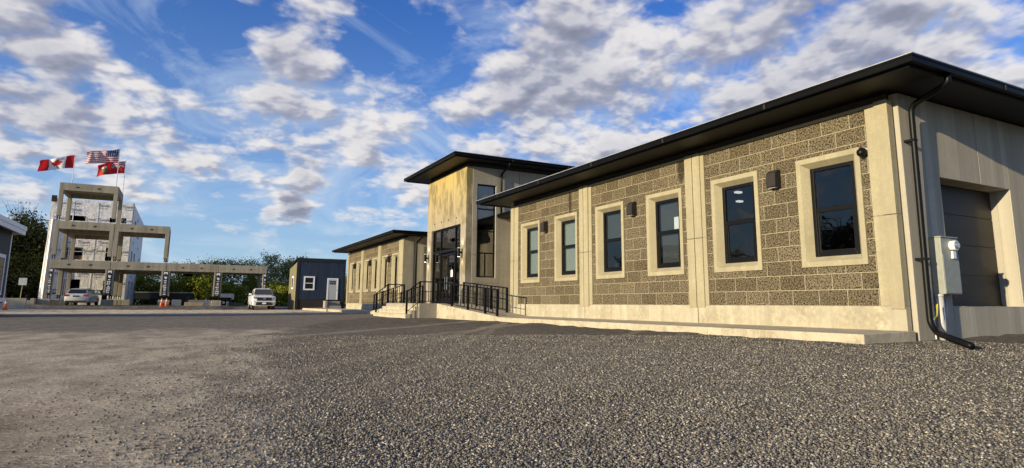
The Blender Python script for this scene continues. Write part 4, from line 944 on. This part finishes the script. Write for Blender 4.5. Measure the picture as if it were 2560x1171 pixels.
def inpoly(x, y, P_):
    c = False; n = len(P_)
    for i in range(n):
        x1, y1 = P_[i]; x2, y2 = P_[i - 1]
        if (y1 > y) != (y2 > y) and x < (x2 - x1) * (y - y1) / (y2 - y1) + x1: c = not c
    return c
def f_ca(u, v):
    if u < .25 or u > .75: return RED
    return RED if inpoly((u - .5) * 2 / .42, (.5 - v) / .42, leaf) else WH
def f_us(u, v):
    if u < .4 and v < 7 / 13:
        a, b_ = (u / .4 * 12) % 2, (v / (7 / 13) * 10) % 2
        return WH if (a - 1) ** 2 + (b_ - 1) ** 2 < .22 else BLU
    return RED if int(v * 13) % 2 == 0 else WH
def f_on(u, v):
    if u < .5 and v < .5:
        a, b_ = u * 2 - .5, v * 2 - .5
        if abs(a) < .06 or abs(b_) < .10: return RED
        if abs(a) < .11 or abs(b_) < .17: return WH
        if abs(abs(a) - abs(b_)) < .04: return RED
        if abs(abs(a) - abs(b_)) < .10: return WH
        return BLU
    a, b_ = (u - .75) / .10, (v - .55) / .30
    if abs(a) < 1 and -.9 < b_ < 1 and abs(a) < 1 - max(0, b_ - .2) * 1.1:
        return WH if b_ < -.35 and abs(a) > .2 else (RED if b_ < -.35 else (.10, .22, .05))
    return RED
zt3 = Z3[2]
flag('red and white flag with maple leaf on the leftmost flagpole', -9.9, 70.2, zt3, 14.35, 2.75, 1.2, f_ca, 1.0, .85)
flag('flag with red and white stripes and starred blue corner, highest of the three', -6.22, 68.4, zt3, 15.0, 2.7, 1.3, f_us, 2.2, .62)
flag('red flag with small crossed corner and green shield on the rightmost flagpole', -6.02, 72.9, zt3, 14.85, 2.45, 1.3, f_on, 3.4, .75)

# ------------------------------------------------------------------ left building
LBX, LBY0, LBY1 = -7.79, 33.2, 39.5
LB = thing('dark_cabin', 'dark vertically sided cabin with white trim at the left edge of the lot', 'building', (LBX, LBY1, 0))
b = MB(); b.box(LBX - 6, LBX, LBY0, LBY1, .55, 4.15); b.build('wall', 'darksiding', LB)
b = MB(); b.box(LBX - 5.9, LBX - .08, LBY0 + .1, LBY1 - .1, -.1, .55); b.build('skirting', 'skirt', LB)
b = MB(); b.box(LBX, LBX + .03, LBY1 - .12, LBY1 + .03, .55, 4.0); b.box(LBX - 6, LBX + .045, LBY0, LBY1 + .045, .62, .82); b.build('corner_trim', 'white', LB)
b = MB(); b.box(LBX - 6.5, LBX + .5, LBY0 - .3, LBY1 + .12, 4.15, 4.18); b.box(LBX + .46, LBX + .52, LBY0 - .3, LBY1 + .14, 3.98, 4.24); b.box(LBX + .50, LBX + .56, LBY0 - .3, LBY1 + .16, 4.20, 4.40); b.box(LBX - 6.5, LBX + .46, LBY1 + .08, LBY1 + .14, 4.0, 4.35); b.build('fascia', 'white', LB)
b = MB(); b.add([(LBX + .5, LBY0 - .3, 4.41), (LBX + .5, LBY1 + .2, 4.41), (LBX - 3, LBY1 + .2, 5.3), (LBX - 3, LBY0 - .3, 5.3), (LBX - 6.5, LBY1 + .2, 4.41), (LBX - 6.5, LBY0 - .3, 4.41)], [(0, 1, 2, 3), (3, 2, 4, 5), (0, 3, 5), (1, 4, 2), (0, 5, 4, 1)]); b.build('roof', 'roofing', LB)
wf = MB(); wy0, wy1, wz0_, wz1_ = 36.4, 38.75, .95, 2.9; wt = .16
wf.box(LBX, LBX + .04, wy0, wy0 + wt, wz0_, wz1_); wf.box(LBX, LBX + .04, wy1 - wt, wy1, wz0_, wz1_); wf.box(LBX, LBX + .04, wy0 + wt, wy1 - wt, wz0_, wz0_ + wt); wf.box(LBX, LBX + .04, wy0 + wt, wy1 - wt, wz1_ - wt, wz1_)
wo_ = wf.build('window', 'white', LB); MB().box(LBX, LBX + .02, wy0 + wt, wy1 - wt, wz0_ + wt, wz1_ - wt).build('pane', 'carglass', wo_)

# ------------------------------------------------------------------ blue shed beyond the wing
SX0, SX1, SY0, SY1 = 9.22, 13.62, 60.0, 64.4
SH = thing('blue_shed', 'small dark blue board-sided shed with black trim beyond the end of the building', 'shed', (SX0, SY0, .2))
b = MB(); b.add([(SX0 + .2, SY0, 1.0), (SX1 - .2, SY0, 1.0), (SX1 - .2, SY0 + .1, 1.0), (SX0 + .2, SY0 + .1, 1.0), (SX0 + .2, SY0, 4.45), (SX1 - .2, SY0, 4.45), (SX1 - .2, SY0 + .1, 4.45), (SX0 + .2, SY0 + .1, 4.45)], [(0, 3, 2, 1), (4, 5, 6, 7), (0, 1, 5, 4), (1, 2, 6, 5), (2, 3, 7, 6), (3, 0, 4, 7)]); b.build('front_wall', 'bluesiding', SH)
b = MB(); b.add([(SX0, SY0 + .1, 0), (SX0, SY1, 0), (SX0, SY1, 3.95), (SX0, SY0 + .1, 4.4), (SX1, SY0 + .1, 0), (SX1, SY1, 0), (SX1, SY1, 3.95), (SX1, SY0 + .1, 4.4)], [(0, 1, 2, 3), (4, 5, 6, 7), (0, 4, 5, 1), (1, 5, 6, 2), (0, 3, 7, 4)]); b.build('side_wall', 'sunlitsiding', SH)
b = MB(); b.box(SX0 - .02, SX0 + .2, SY0 - .03, SY0 + .12, .0, 4.45); b.box(SX1 - .2, SX1 + .02, SY0 - .03, SY0 + .12, .0, 4.45); b.box(SX0 - .02, SX1 + .02, SY0 - .05, SY0 + .12, 4.452, 4.72); b.build('corner_trim', 'plastic', SH)
b = MB(); b.box(SX0 + .2, SX1 - .2, SY0 + .02, SY0 + .12, .0, .998); b.build('skirting', 'skirt', SH)
b = MB(); b.add([(SX0 - .06, SY0 - .08, 4.725), (SX1 + .06, SY0 - .08, 4.725), (SX1 + .06, SY1 + .1, 4.0), (SX0 - .06, SY1 + .1, 4.0), (SX0 - .06, SY0 - .08, 4.78), (SX1 + .06, SY0 - .08, 4.78), (SX1 + .06, SY1 + .1, 4.06), (SX0 - .06, SY1 + .1, 4.06)], [(0, 3, 2, 1), (4, 5, 6, 7), (0, 1, 5, 4), (1, 2, 6, 5), (2, 3, 7, 6), (3, 0, 4, 7)]); b.build('roof', 'plastic', SH)
def framebox(b, x0, x1, z0, z1, w_, y, th):
    b.box(x0, x0 + w_, y - th, y, z0, z1); b.box(x1 - w_, x1, y - th, y, z0, z1); b.box(x0 + w_, x1 - w_, y - th, y, z0, z0 + w_); b.box(x0 + w_, x1 - w_, y - th, y, z1 - w_, z1)
b = MB(); framebox(b, 9.86, 10.84, 1.84, 3.11, .13, SY0, .04); b.box(9.99, 10.71, SY0 - .03, SY0, 2.45, 2.51); wo_ = b.build('window', 'white', SH)
MB().box(9.99, 10.71, SY0 - .012, SY0 + .0, 1.97, 2.98).build('pane', 'carglass', wo_)
b = MB(); b.box(11.98, 12.11, SY0 - .04, SY0, .98, 2.98); b.box(12.86, 12.99, SY0 - .04, SY0, .98, 2.98); b.box(12.11, 12.86, SY0 - .04, SY0, 2.86, 2.98); b.build('door_trim', 'white', SH)
b = MB(); b.box(12.115, 12.855, SY0 - .025, SY0, .99, 2.855); dr = b.build('door', 'doorgrey', SH)
b = MB()
for i in range(3):
    for j in range(2): b.box(12.22 + i * .19, 12.37 + i * .19, SY0 - .034, SY0 - .026, 2.40 + j * .18, 2.54 + j * .18)
b.build('pane', 'carglass', dr)
MB().tube([(12.80, SY0 - .03, 1.9), (12.80, SY0 - .07, 1.9)], .025, 8).build('handle', 'chrome', dr)
b = MB()
b = MB(); b.box(SX0 - .03, SX0 - .001, 61.6, 62.6, 1.95, 3.15); wo_ = b.build('window', 'white', SH); MB().box(SX0 - .035, SX0 - .031, 61.75, 62.45, 2.1, 3.0).build('pane', 'carglass', wo_)
t_ = thing('shed_steps', 'three pale concrete steps below the grey door of the blue shed', 'steps', (12.4, 59.3, .2))
b = MB()
for i in range(3): b.box(11.9, 13.15, SY0 - .3 * (3 - i) - .06, SY0 - .3 * (2 - i) - .062, 0, .44 + i * .2)
b.box(11.70, 11.89, SY0 - 1.0, SY0 - .06, 0, .88); b.build('stair', 'conc_pale', t_)

# ------------------------------------------------------------------ small things round the frame
def cone(x, y, label):
    z0 = gz(x, y); t_ = thing('traffic_cone', label, 'traffic cone', (x, y, z0), 'orange traffic cones')
    MB().box(x - .17, x + .17, y - .17, y + .17, z0, z0 + .035).build('base', 'orange', t_)
    MB().tube([(x, y, z0 + .035), (x, y, z0 + .44)], [.14, .075], 14).build('body', 'orange', t_, smooth=True)
    MB().tube([(x, y, z0 + .44), (x, y, z0 + .60)], [.075, .047], 14).build('white_band', 'white', t_, smooth=True)
    MB().tube([(x, y, z0 + .60), (x, y, z0 + .74)], [.047, .022], 14).build('tip', 'orange', t_, smooth=True)
cone(-1.50, 64.6, 'left one of two orange cones in front of the second banner column'); cone(-1.12, 64.6, 'right one of two orange cones in front of the second banner column')
cone(-10.72, 55.2, 'orange cone in front of the concrete barrier at the left edge')
t_ = thing('concrete_barrier', 'pale concrete road barrier behind the orange cone at the left edge', 'barrier', (-11.1, 60, .1))
b = MB(); b.prism([(59.72, .05), (60.28, .05), (60.28, .15), (60.14, .36), (60.09, .90), (59.91, .90), (59.86, .36), (59.72, .15)], 'x', -12.1, -10.42); b.build('body', 'conc_pale', t_, bevel=.02)
t_ = thing('notice_post', 'small pale square sign on a thin post behind the concrete barrier', 'sign', (-11.1, 62, .1))
MB().tube([(-11.22, 62.05, .1), (-11.12, 62, 2.45)], .03, 6).build('post', 'timber', t_); MB().box(-11.40, -10.88, 61.93, 61.96, 1.92, 2.48).build('board', 'green', t_)
t_ = thing('flatbed_trailer', 'black flatbed trailer with raised rails behind the frame columns', 'trailer', (-1.3, 76, .4))
b = MB(); b.box(-4.2, 1.2, 75, 77.2, .95, 1.15); b.build('deck', 'plastic', t_)
b = MB(); b.box(-4.2, 1.2, 75.0, 75.05, 1.15, 1.62); b.box(.55, .75, 74.9, 75.0, .5, 1.65); b.box(-.5, .4, 75.06, 77.2, .5, 1.62); b.build('side_board', 'plastic', t_)
MB().box(-4.2, 1.2, 74.97, 74.998, 1.62, 1.70).build('top_rail', 'galv', t_)
b = MB()
for x in (-2.6, -1.7): b.tube([(x, 74.9, .72), (x, 75.2, .72)], .34, 14)
islands(b, 'wheel', 'tyre', t_)
t_ = thing('utility_trailer', 'small white trailer parked behind the column right of centre', 'trailer', (4.3, 73, .4))
MB().box(3.55, 4.95, 72.6, 74.2, 1.18, 1.60).build('body', 'white', t_); MB().box(4.75, 4.95, 72.6, 74.2, .98, 1.179).build('tail', 'white', t_)
MB().box(3.6, 4.9, 72.8, 74, .82, .95).build('chassis', 'plastic', t_)
for x in (4.0, 4.35): MB().tube([(x, 72.7, .66), (x, 72.95, .66)], .26, 14).build('wheel', 'tyre', t_); MB().tube([(x, 72.66, .66), (x, 72.7, .66)], .13, 10).build('hub', 'white', t_)
def guardstack(x0, x1, y, label):
    t_ = thing('guard_rail_stack', label, 'guard rails', (x0, y, .38), 'stacks of galvanised guard rail')
    for i in range(3):
        z_ = gz((x0 + x1) / 2, y) + .02 + i * .19
        MB().prism([(y, z_), (y + .05, z_), (y + .09, z_ + .05), (y + .03, z_ + .09), (y + .09, z_ + .13), (y + .05, z_ + .17), (y, z_ + .17), (y + .03, z_ + .13), (y - .03, z_ + .09), (y + .03, z_ + .05)], 'x', x0, x1).build('rail', 'galv', t_)
guardstack(-.75, .05, 67.6, 'short stack of galvanised guard rail right of the two cones'); guardstack(.65, 2.55, 67.9, 'long stack of galvanised guard rail left of the fourth frame column')
o = MB().box(.35, 1.95, 66.9, 67.2, .3, .68).build('timber_beam', 'timber', bevel=.02, label='tan timber beam lying in front of the long guard rail stack', cat='timber')
o = MB().box(4.1, 5.7, 69.5, 69.9, .3, .66).build('timber_beam', 'darkblock', bevel=.02, label='dark weathered beam lying on the ground left of the white truck', cat='timber')

# ------------------------------------------------------------------ vehicles
def wheel(parent, x, y, r, w_, side):
    t_ = MB(); pr = [(0, r * .78), (.02, r * .95), (.05, r), (w_ - .05, r), (w_ - .02, r * .95), (w_, r * .78)]
    o = MB().tube([(x - w_ / 2 + a, y, r) for a, _ in pr], [q for _, q in pr], 24).build('wheel', 'tyre', parent, local=True, smooth=False)
    xo = x + side * (w_ / 2 + .004)
    b = MB(); b.tube([(xo - side * .02, y, r), (xo, y, r)], [r * .66, r * .60], 20); b.build('rim', 'galv', o, local=True)
def mirror(parent, x, y, z_, s, mt):
    b = MB(); b.loft([[(x, y, z_), (x, y + .12, z_), (x, y + .12, z_ + .18), (x, y, z_ + .18)], [(x + s * .24, y + .03, z_ + .01), (x + s * .24, y + .11, z_ + .01), (x + s * .24, y + .11, z_ + .2), (x + s * .24, y + .03, z_ + .2)]])
    b.build('mirror', mt, parent, local=True, bevel=.02)
# pickup, faces -Y; local: x across, y back, z up
TR = thing('pickup_truck', 'white pickup truck with black grille parked facing the camera', 'truck', (6.62, 60.3, gz(6.62, 61)), rz=R_(-1.5))
def sect(y, prof): return [(x, y, z_) for x, z_ in prof]
def sym(p): return p + [(-x, z_) for x, z_ in p[::-1]]
W2 = 1.0
b = MB()
low = [(y, sym([(w_ * .86, zb), (w_, zb + .10), (w_, zt - .12), (w_ * .94, zt - .02), (w_ * .55, zt)])) for y, w_, zb, zt in
       ((0.0, .90, .42, 1.02), (.08, .96, .38, 1.18), (.35, .985, .36, 1.24), (1.4, .995, .36, 1.30), (1.55, .995, .36, 1.30), (4.0, .995, .38, 1.30), (4.05, .99, .42, 1.30), (5.75, .985, .48, 1.30), (5.8, .96, .52, 1.28))]
b.loft([sect(y, p) for y, p in low]); bo = b.build('body', 'carpaint_w', TR, local=True, bevel=.03, smooth=True)
b = MB(); cabs = [(1.45, .82, 1.29), (1.62, .84, 1.36), (2.15, .72, 1.93), (2.5, .70, 1.96), (3.4, .70, 1.95), (3.75, .74, 1.86), (3.95, .84, 1.30)]
b.loft([[(w_ + (.09 if zt > 1.5 else 0), y, 1.28), (w_, y, zt - .05), (w_ * .85, y, zt), (-w_ * .85, y, zt), (-w_, y, zt - .05), (-w_ - (.09 if zt > 1.5 else 0), y, 1.28)] for y, w_, zt in cabs]); b.build('cab', 'carpaint_w', TR, local=True, smooth=False, bevel=.02)
b = MB(); b.add([(-.80, 1.60, 1.36), (.80, 1.60, 1.36), (.66, 2.10, 1.87), (-.66, 2.10, 1.87)], [(0, 1, 2, 3)]); b.v = [(x, y - .02, z_ + .01) for x, y, z_ in b.v]; o = b.build('windscreen', 'carglass', TR, local=True)
for s in (-1, 1):
    b = MB(); b.add([(s * .935, 1.80, 1.36), (s * .83, 2.25, 1.86), (s * .83, 3.35, 1.86), (s * .935, 3.8, 1.36)], [(0, 1, 2, 3)]); b.build('side_window', 'carglass', TR, local=True)
    b = MB(); b.prism([(s * .66, .98), (s * .93, 1.02), (s * .95, 1.13), (s * .70, 1.17)] if s > 0 else [(s * .70, 1.17), (s * .95, 1.13), (s * .93, 1.02), (s * .66, .98)], 'y', -.035, .12); b.build('headlight', 'headlens', TR, local=True)
    mirror(TR, s * .96, 1.75, 1.30, s, 'plastic' if s > 0 else 'carpaint_w')
    for y in (1.05, 4.75): wheel(TR, s * .86, y, .41, .27, s)
    MB().box(s * .66 - .07, s * .66 + .07, -.055, 0, .60, .70).build('fog_light', 'headlens', TR, local=True)
b = MB(); b.box(-.62, .62, -.03, .05, .84, 1.10); go_ = b.build('grille', 'plastic', TR, local=True, bevel=.02)
b = MB(); b.box(-.65, .65, -.045, -.012, 1.105, 1.14); b.box(-.65, .65, -.045, -.012, .80, .835); b.build('grille_bar', 'chrome', go_, local=True)
b = MB(); b.tube([(-.10, -.05, .98), (.10, -.05, .98)], [.045, .045], 10); b.build('badge', 'chrome', go_, local=True)
b = MB(); b.box(-.70, .70, -.05, .06, .42, .70); b.build('lower_grille', 'plastic', TR, local=True, bevel=.02)
b = MB(); b.box(-.93, .93, -.04, .06, .70, .79); b.build('bumper', 'carpaint_w', TR, local=True, bevel=.02)
MB().box(-.16, .16, -.075, -.055, .52, .66).build('plate', 'white', TR, local=True)
# silver car seen from the rear right, faces +Y
CR = thing('parked_car', 'silver hatchback parked tail-on under the concrete frame', 'car', (-7.95, 65.2, gz(-7.95, 66.5)), rz=R_(-6))
b = MB()
lo = ((0.0, .78, .34, .92), (.06, .84, .28, .98), (.30, .89, .26, 1.02), (1.2, .91, .24, 1.0), (3.1, .91, .24, .98), (3.5, .90, .24, .95), (4.3, .84, .26, .80), (4.55, .74, .32, .66))
b.loft([sect(y, sym([(w_ * .88, zb), (w_, zb + .12), (w_, zt - .15), (w_ * .93, zt - .02), (w_ * .5, zt)])) for y, w_, zb, zt in lo]); b.build('body', 'carpaint_s', CR, local=True, smooth=True, bevel=.02)
b = MB(); b.loft([[(.80, y, .97), (w_, y, zt - .04), (w_ * .8, y, zt), (-w_ * .8, y, zt), (-w_, y, zt - .04), (-.80, y, .97)] for y, w_, zt in ((.22, .76, 1.02), (.45, .66, 1.38), (.75, .62, 1.46), (1.8, .62, 1.50), (2.5, .61, 1.45), (3.35, .74, 1.0))]); b.build('cabin', 'carpaint_s', CR, local=True, bevel=.02)
MB().add([(-.70, .20, 1.04), (.70, .20, 1.04), (.58, .44, 1.38), (-.58, .44, 1.38)], [(0, 1, 2, 3)]).build('rear_window', 'carglass', CR, local=True)
for s in (-1, 1):
    MB().add([(s * .80, .62, 1.03), (s * .655, .80, 1.37), (s * .645, 2.4, 1.38), (s * .795, 3.05, 1.03)], [(0, 1, 2, 3)]).build('side_window', 'carglass', CR, local=True)
    b = MB(); b.prism([(s * .50, .80), (s * .86, .78), (s * .86, .96), (s * .55, .94)] if s > 0 else [(s * .55, .94), (s * .86, .96), (s * .86, .78), (s * .50, .80)], 'y', -.03, .20); b.build('tail_light', 'redlens', CR, local=True)
    for y in (.85, 3.55): wheel(CR, s * .80, y, .33, .22, s)
    mirror(CR, s * .80, 2.75, .98, s, 'carpaint_s')
b = MB(); b.box(-.78, .78, -.035, .10, .28, .42); b.build('lower_bumper', 'plastic', CR, local=True, bevel=.02)
MB().box(-.24, .24, -.02, .0, .74, .86).build('plate', 'banner', CR, local=True)

# ------------------------------------------------------------------ trees
def foliage_mat(name, c1, c2, c3):
    m, t = mat(name, c1, .7, spec=.2); g = t.new('ShaderNodeNewGeometry'); n = t.noise(t.pos(), .8, 3)
    r = t.new('ShaderNodeValToRGB'); t.l.new(g.outputs['Random Per Island'], r.inputs[0]); r.color_ramp.elements[0].color = (*c1, 1); r.color_ramp.elements[1].color = (*c3, 1)
    e = r.color_ramp.elements.new(.55); e.color = (*c2, 1); t.col(r.outputs[0])
    tl_ = t.new('ShaderNodeBsdfTranslucent'); t.l.new(r.outputs[0], tl_.inputs[0]); mx = t.new('ShaderNodeMixShader'); mx.inputs[0].default_value = .45
    t.l.new(t.bsdf.outputs[0], mx.inputs[1]); t.l.new(tl_.outputs[0], mx.inputs[2]); t.l.new(mx.outputs[0], t.n['Material Output'].inputs[0]); return m
M['leaf_g'] = foliage_mat('green_leaves', (.09, .12, .012), (.26, .29, .03), (.46, .45, .06))
M['leaf_d'] = foliage_mat('dark_leaves', (.008, .013, .004), (.018, .028, .008), (.05, .06, .016))
M['leaf_u'] = foliage_mat('undergrowth_leaves', (.10, .12, .015), (.28, .29, .035), (.5, .48, .07))
M['leaf_y'] = foliage_mat('pale_spring_leaves', (.14, .15, .04), (.27, .26, .07), (.42, .38, .13))
M['bark'] = simple('bark', (.075, .06, .045), .9, 0, .3, 4)
def leafmesh(C, size, rs_, name):
    n = len(C); a = rs_.randn(n, 3); a /= np.linalg.norm(a, axis=1)[:, None]; b = np.cross(a, rs_.randn(n, 3)); b /= np.linalg.norm(b, axis=1)[:, None]
    s = size * (.5 + rs_.rand(n, 1)); P_ = np.stack([C - a * s, C + b * s * .6, C + a * s, C - b * s * .6], 1).reshape(-1, 3)
    me = bpy.data.meshes.new(name); me.vertices.add(4 * n); me.vertices.foreach_set('co', P_.ravel()); me.loops.add(4 * n); me.loops.foreach_set('vertex_index', np.arange(4 * n))
    me.polygons.add(n); me.polygons.foreach_set('loop_start', np.arange(0, 4 * n, 4)); me.update(); return me
def tree_proto(seed, H, R0, kind, leafmat, nleaf):
    """returns trunk mesh builder points and leaf centres; heights in metres"""
    rs_ = np.random.RandomState(seed); rd = random.Random(seed)
    tb = MB(); lean = (rd.uniform(-.3, .3), rd.uniform(-.3, .3))
    tp = [(lean[0] * f * f, lean[1] * f * f, H * f * .95) for f in (0, .2, .45, .7, 1)]
    tb.tube(tp, [.13, .10, .075, .045, .012], 7)
    C = []
    nl = 26 if kind != 'bare' else 30
    for i in range(nl):
        f = (.22 if kind != 'tall' else .30) + (.74 if kind != 'tall' else .66) * (i / nl) ** .9; z_ = H * f
        ang = i * 2.4 + rd.uniform(-.4, .4)
        if kind == 'cone': L = R0 * (1.05 - f) * 1.25 * rd.uniform(.75, 1.1)
        elif kind == 'bare': L = R0 * rd.uniform(.5, 1.0) * (1.1 - f * .6)
        else: L = R0 * math.sqrt(max(.05, 1 - ((f - .5) / .56) ** 2)) * rd.uniform(.6, 1.15)
        rise = L * (rd.uniform(.35, .9) if kind != 'cone' else rd.uniform(-.1, .25))
        bx, by = lean[0] * f * f, lean[1] * f * f
        e_ = (bx + math.cos(ang) * L, by + math.sin(ang) * L, z_ + rise); md_ = (bx + math.cos(ang) * L * .5, by + math.sin(ang) * L * .5, z_ + rise * .3)
        tb.tube([(bx, by, z_), md_, e_], [.035, .022, .006], 5)
        if kind == 'bare':
            for q in range(4):
                u = rd.uniform(.4, 1); s_ = (bx + math.cos(ang) * L * u, by + math.sin(ang) * L * u, z_ + rise * u)
                tb.tube([s_, (s_[0] + rd.uniform(-.5, .5), s_[1] + rd.uniform(-.5, .5), s_[2] + rd.uniform(.3, 1.0))], [.014, .004], 4)
        for q in range(5 if kind != 'bare' else 0):
            u = rd.uniform(.35, 1.05); cc_ = np.array((bx + math.cos(ang) * L * u, by + math.sin(ang) * L * u, z_ + rise * u * u)); sp = .26 + .18 * R0 * rd.random()
            k = int(nleaf / nl / 5 * rd.uniform(.3, 1.7)); C.append(cc_ + rs_.randn(k, 3) * sp * np.array((1, 1, .7)))
    if kind == 'bare': C.append(np.array([(0, 0, H * .9)]) + rs_.randn(30, 3) * .5)
    lm = leafmesh(np.concatenate(C), .11 if kind != 'bare' else .05, rs_, 'crown'); lm.materials.append(M[leafmat])
    return tb, lm
PROTO = {}
for nm, a in dict(round1=(11, 6.2, 2.0, 'round', 'leaf_g', 3600), round2=(12, 6.4, 2.1, 'round', 'leaf_g', 3200), spring=(13, 6.6, 1.8, 'round', 'leaf_y', 2600), tall=(14, 8.0, 1.7, 'tall', 'leaf_y', 2600), cone=(15, 6.6, 1.7, 'cone', 'leaf_d', 5200),
                  dark=(16, 6.5, 2.3, 'round', 'leaf_d', 6800), bare=(17, 7.5, 1.7, 'bare', 'leaf_y', 100), bush=(18, 2.6, 1.4, 'round', 'leaf_g', 2600)).items():
    tb, lm = tree_proto(*a); tm = MB(); tm.v, tm.f, tm.mi = tb.v, tb.f, tb.mi
    PROTO[nm] = (tm, lm, a[1], a[4])
TM = {}
def tree(kind, x, y, h, label, group, rz=0., wide=1.):
    tm, lm, H, _ = PROTO[kind]
    t_ = thing('tree' if kind != 'bush' else 'bush', label, 'tree' if kind != 'bush' else 'bush', (x, y, .25), group, rz); s = h / H; t_.scale = (s * wide, s * wide, s)
    if kind not in TM:
        o = tm.build('trunk', 'bark', t_, local=True); TM[kind] = o.data
    else:
        o = bpy.data.objects.new('trunk', TM[kind]); COL.objects.link(o); o.parent = t_
    c = bpy.data.objects.new('crown', lm); COL.objects.link(c); c.parent = t_
rd = random.Random(9)
# behind the frame and the shed: (pixel column of the picture, top, distance) worked out as x, height
def px_x(px, Y): # ground position seen in this column at distance Y
    d = pixdir(px, 756); return d.x / d.y * Y
GT = 'trees beyond the concrete frame'
seen = [(352, 676, 98, 'round1', 1.2), (390, 670, 94, 'round2', 1.2), (441, 656, 92, 'round1', .8), (470, 647, 90, 'cone', .9), (492, 650, 90, 'cone', .9), (518, 646, 91, 'round2', .9), (546, 650, 93, 'round1', .9), (575, 643, 91, 'spring', 1.0),
        (603, 644, 92, 'spring', 1.0), (628, 640, 93, 'bare', 1.0), (645, 652, 90, 'round2', 1), (672, 622, 88, 'tall', 1.0), (694, 655, 90, 'spring', 1.0), (716, 640, 88, 'tall', 1.1), (735, 634, 92, 'spring', 1.1), (760, 650, 90, 'round1', 1.1), (866, 680, 84, 'round2', .9), (905, 700, 90, 'round1', 1.2)]
KL = {'round1': 'leafy green round-crowned tree', 'round2': 'bright green bushy tree', 'dark': 'dense dark tree', 'cone': 'small pointed dark evergreen', 'spring': 'sparse pale spring-leaved tree', 'tall': 'tall slender airy tree', 'bare': 'bare twiggy tree'}
WHERE = ['hidden mostly behind the wrapped building', 'above the frame beam, left end of the row', 'just right of the raised frame column', 'above the beam beside its twin', 'above the beam, right of its pointed twin', 'over the middle of the beam', 'over the beam left of its last joint', 'above the last beam joint',
         'above the right bay of the beam', 'above the right bay, without leaves', 'behind the right end of the beam', 'tallest, just right of the frame end', 'between the truck and the shed', 'close left of the blue shed', 'its top showing over the shed corner', 'behind the blue shed', 'in the gap between shed and wing', 'behind the wing']
for (px, ty, Y, k, w_), wh in zip(seen, WHERE):
    xx_ = px_x(px, Y); h_ = ((757 - ty) / 1554 * (.46238 * xx_ + .87252 * Y) + .4) * .90
    tree(k, px_x(px, Y), Y, h_, KL[k] + ' ' + wh, GT, rd.uniform(0, 6), w_)
left = [(16, 498, 92, 'bare', 1.1), (34, 500, 90, 'bare', .9), (52, 532, 88, 'dark', .55), (66, 560, 86, 'dark', 1.0), (30, 590, 88, 'dark', 1.2), (90, 598, 88, 'dark', 1.2), (108, 606, 86, 'dark', 1.1), (118, 612, 90, 'cone', 1.2), (70, 640, 84, 'dark', 1.3), (12, 600, 86, 'dark', 1.3), (100, 660, 84, 'dark', 1.3), (-20, 560, 88, 'dark', 1.2)]
WL = ['at the far left behind the cabin roof', 'right of its bare neighbour above the cabin roof', 'rising above the dark trees left of the wrapped building', 'below the tall sparse crown', 'next to the cabin fascia', 'midway between cabin and wrapped building', 'close to the wrapped building', 'touching the wrapped building edge', 'low behind the notice post', 'directly behind the cabin', 'low beside the stepping blocks', 'outside the left edge']
for (px, ty, Y, k, w_), wh in zip(left, WL):
    xx_ = px_x(px, Y); h_ = ((757 - ty) / 1554 * (.46238 * xx_ + .87252 * Y) + .4) * .90
    tree(k, px_x(px, Y), Y, h_, KL[k] + ' ' + wh, 'dark trees at the left behind the barrier', rd.uniform(0, 6), w_)
# undergrowth as one mass
rs_ = np.random.RandomState(3)
n = 60000; ux = rs_.uniform(-32, 34, n); uy = rs_.uniform(94, 99, n); hh_ = 3.0 + .8 * np.sin(ux * .9) + .7 * np.sin(ux * 2.3 + 1); uz = .2 + rs_.rand(n) ** .8 * hh_
lm = leafmesh(np.stack([ux, uy, uz], 1), .16, rs_, 'woodland_undergrowth'); lm.materials.append(M['leaf_u']); o = bpy.data.objects.new('woodland_undergrowth', lm); COL.objects.link(o); tag(o, 'mass of green undergrowth below the trees', 'undergrowth', None, 'stuff')
n = 42000; ux = rs_.uniform(-34, -12.2, n); uy = rs_.uniform(87, 93, n); uz = .2 + rs_.rand(n) ** .9 * 4.6
lm = leafmesh(np.stack([ux, uy, uz], 1), .17, rs_, 'dark_undergrowth'); lm.materials.append(M['leaf_d']); o = bpy.data.objects.new('dark_undergrowth', lm); COL.objects.link(o); tag(o, 'dark thicket left of the wrapped building', 'undergrowth', None, 'stuff')
for i, (px, Y, h_) in enumerate(((425, 84, 2.6), (478, 83, 2.8), (508, 82, 3.0), (560, 84, 2.4), (590, 85, 2.2), (700, 82, 2.6), (715, 80, 2.2))):
    tree('bush', px_x(px, Y), Y, h_, ('green bush seen through the frame, number %s from the left' % ('first second third fourth fifth'.split()[i])) if i < 5 else ('green bush between truck and shed' if i == 5 else 'low green bush at the foot of the shed'), 'bushes behind the frame', i * 1.3)

# trees along the west side of the yard: outside the frame, mirrored in the office windows
for i in range(10):
    y = 40 + i * 4.4; k = ('dark', 'round2', 'spring', 'dark', 'cone')[i % 5]
    tree(k, -50 + rd.uniform(-3, 3), y, rd.uniform(7.0, 8.6), 'tree in the row along the yard far left, mirrored in the windows', 'trees along the far left side of the yard', i, 1.3)
for x, y, k in ((-29, 34.0, 'dark'), (-33.5, 31.5, 'dark')):
    tree(k, x, y, 7.2, 'near tree left of the yard, mirrored in the window by the corner', 'trees close to the left side of the yard', y, 1.45)
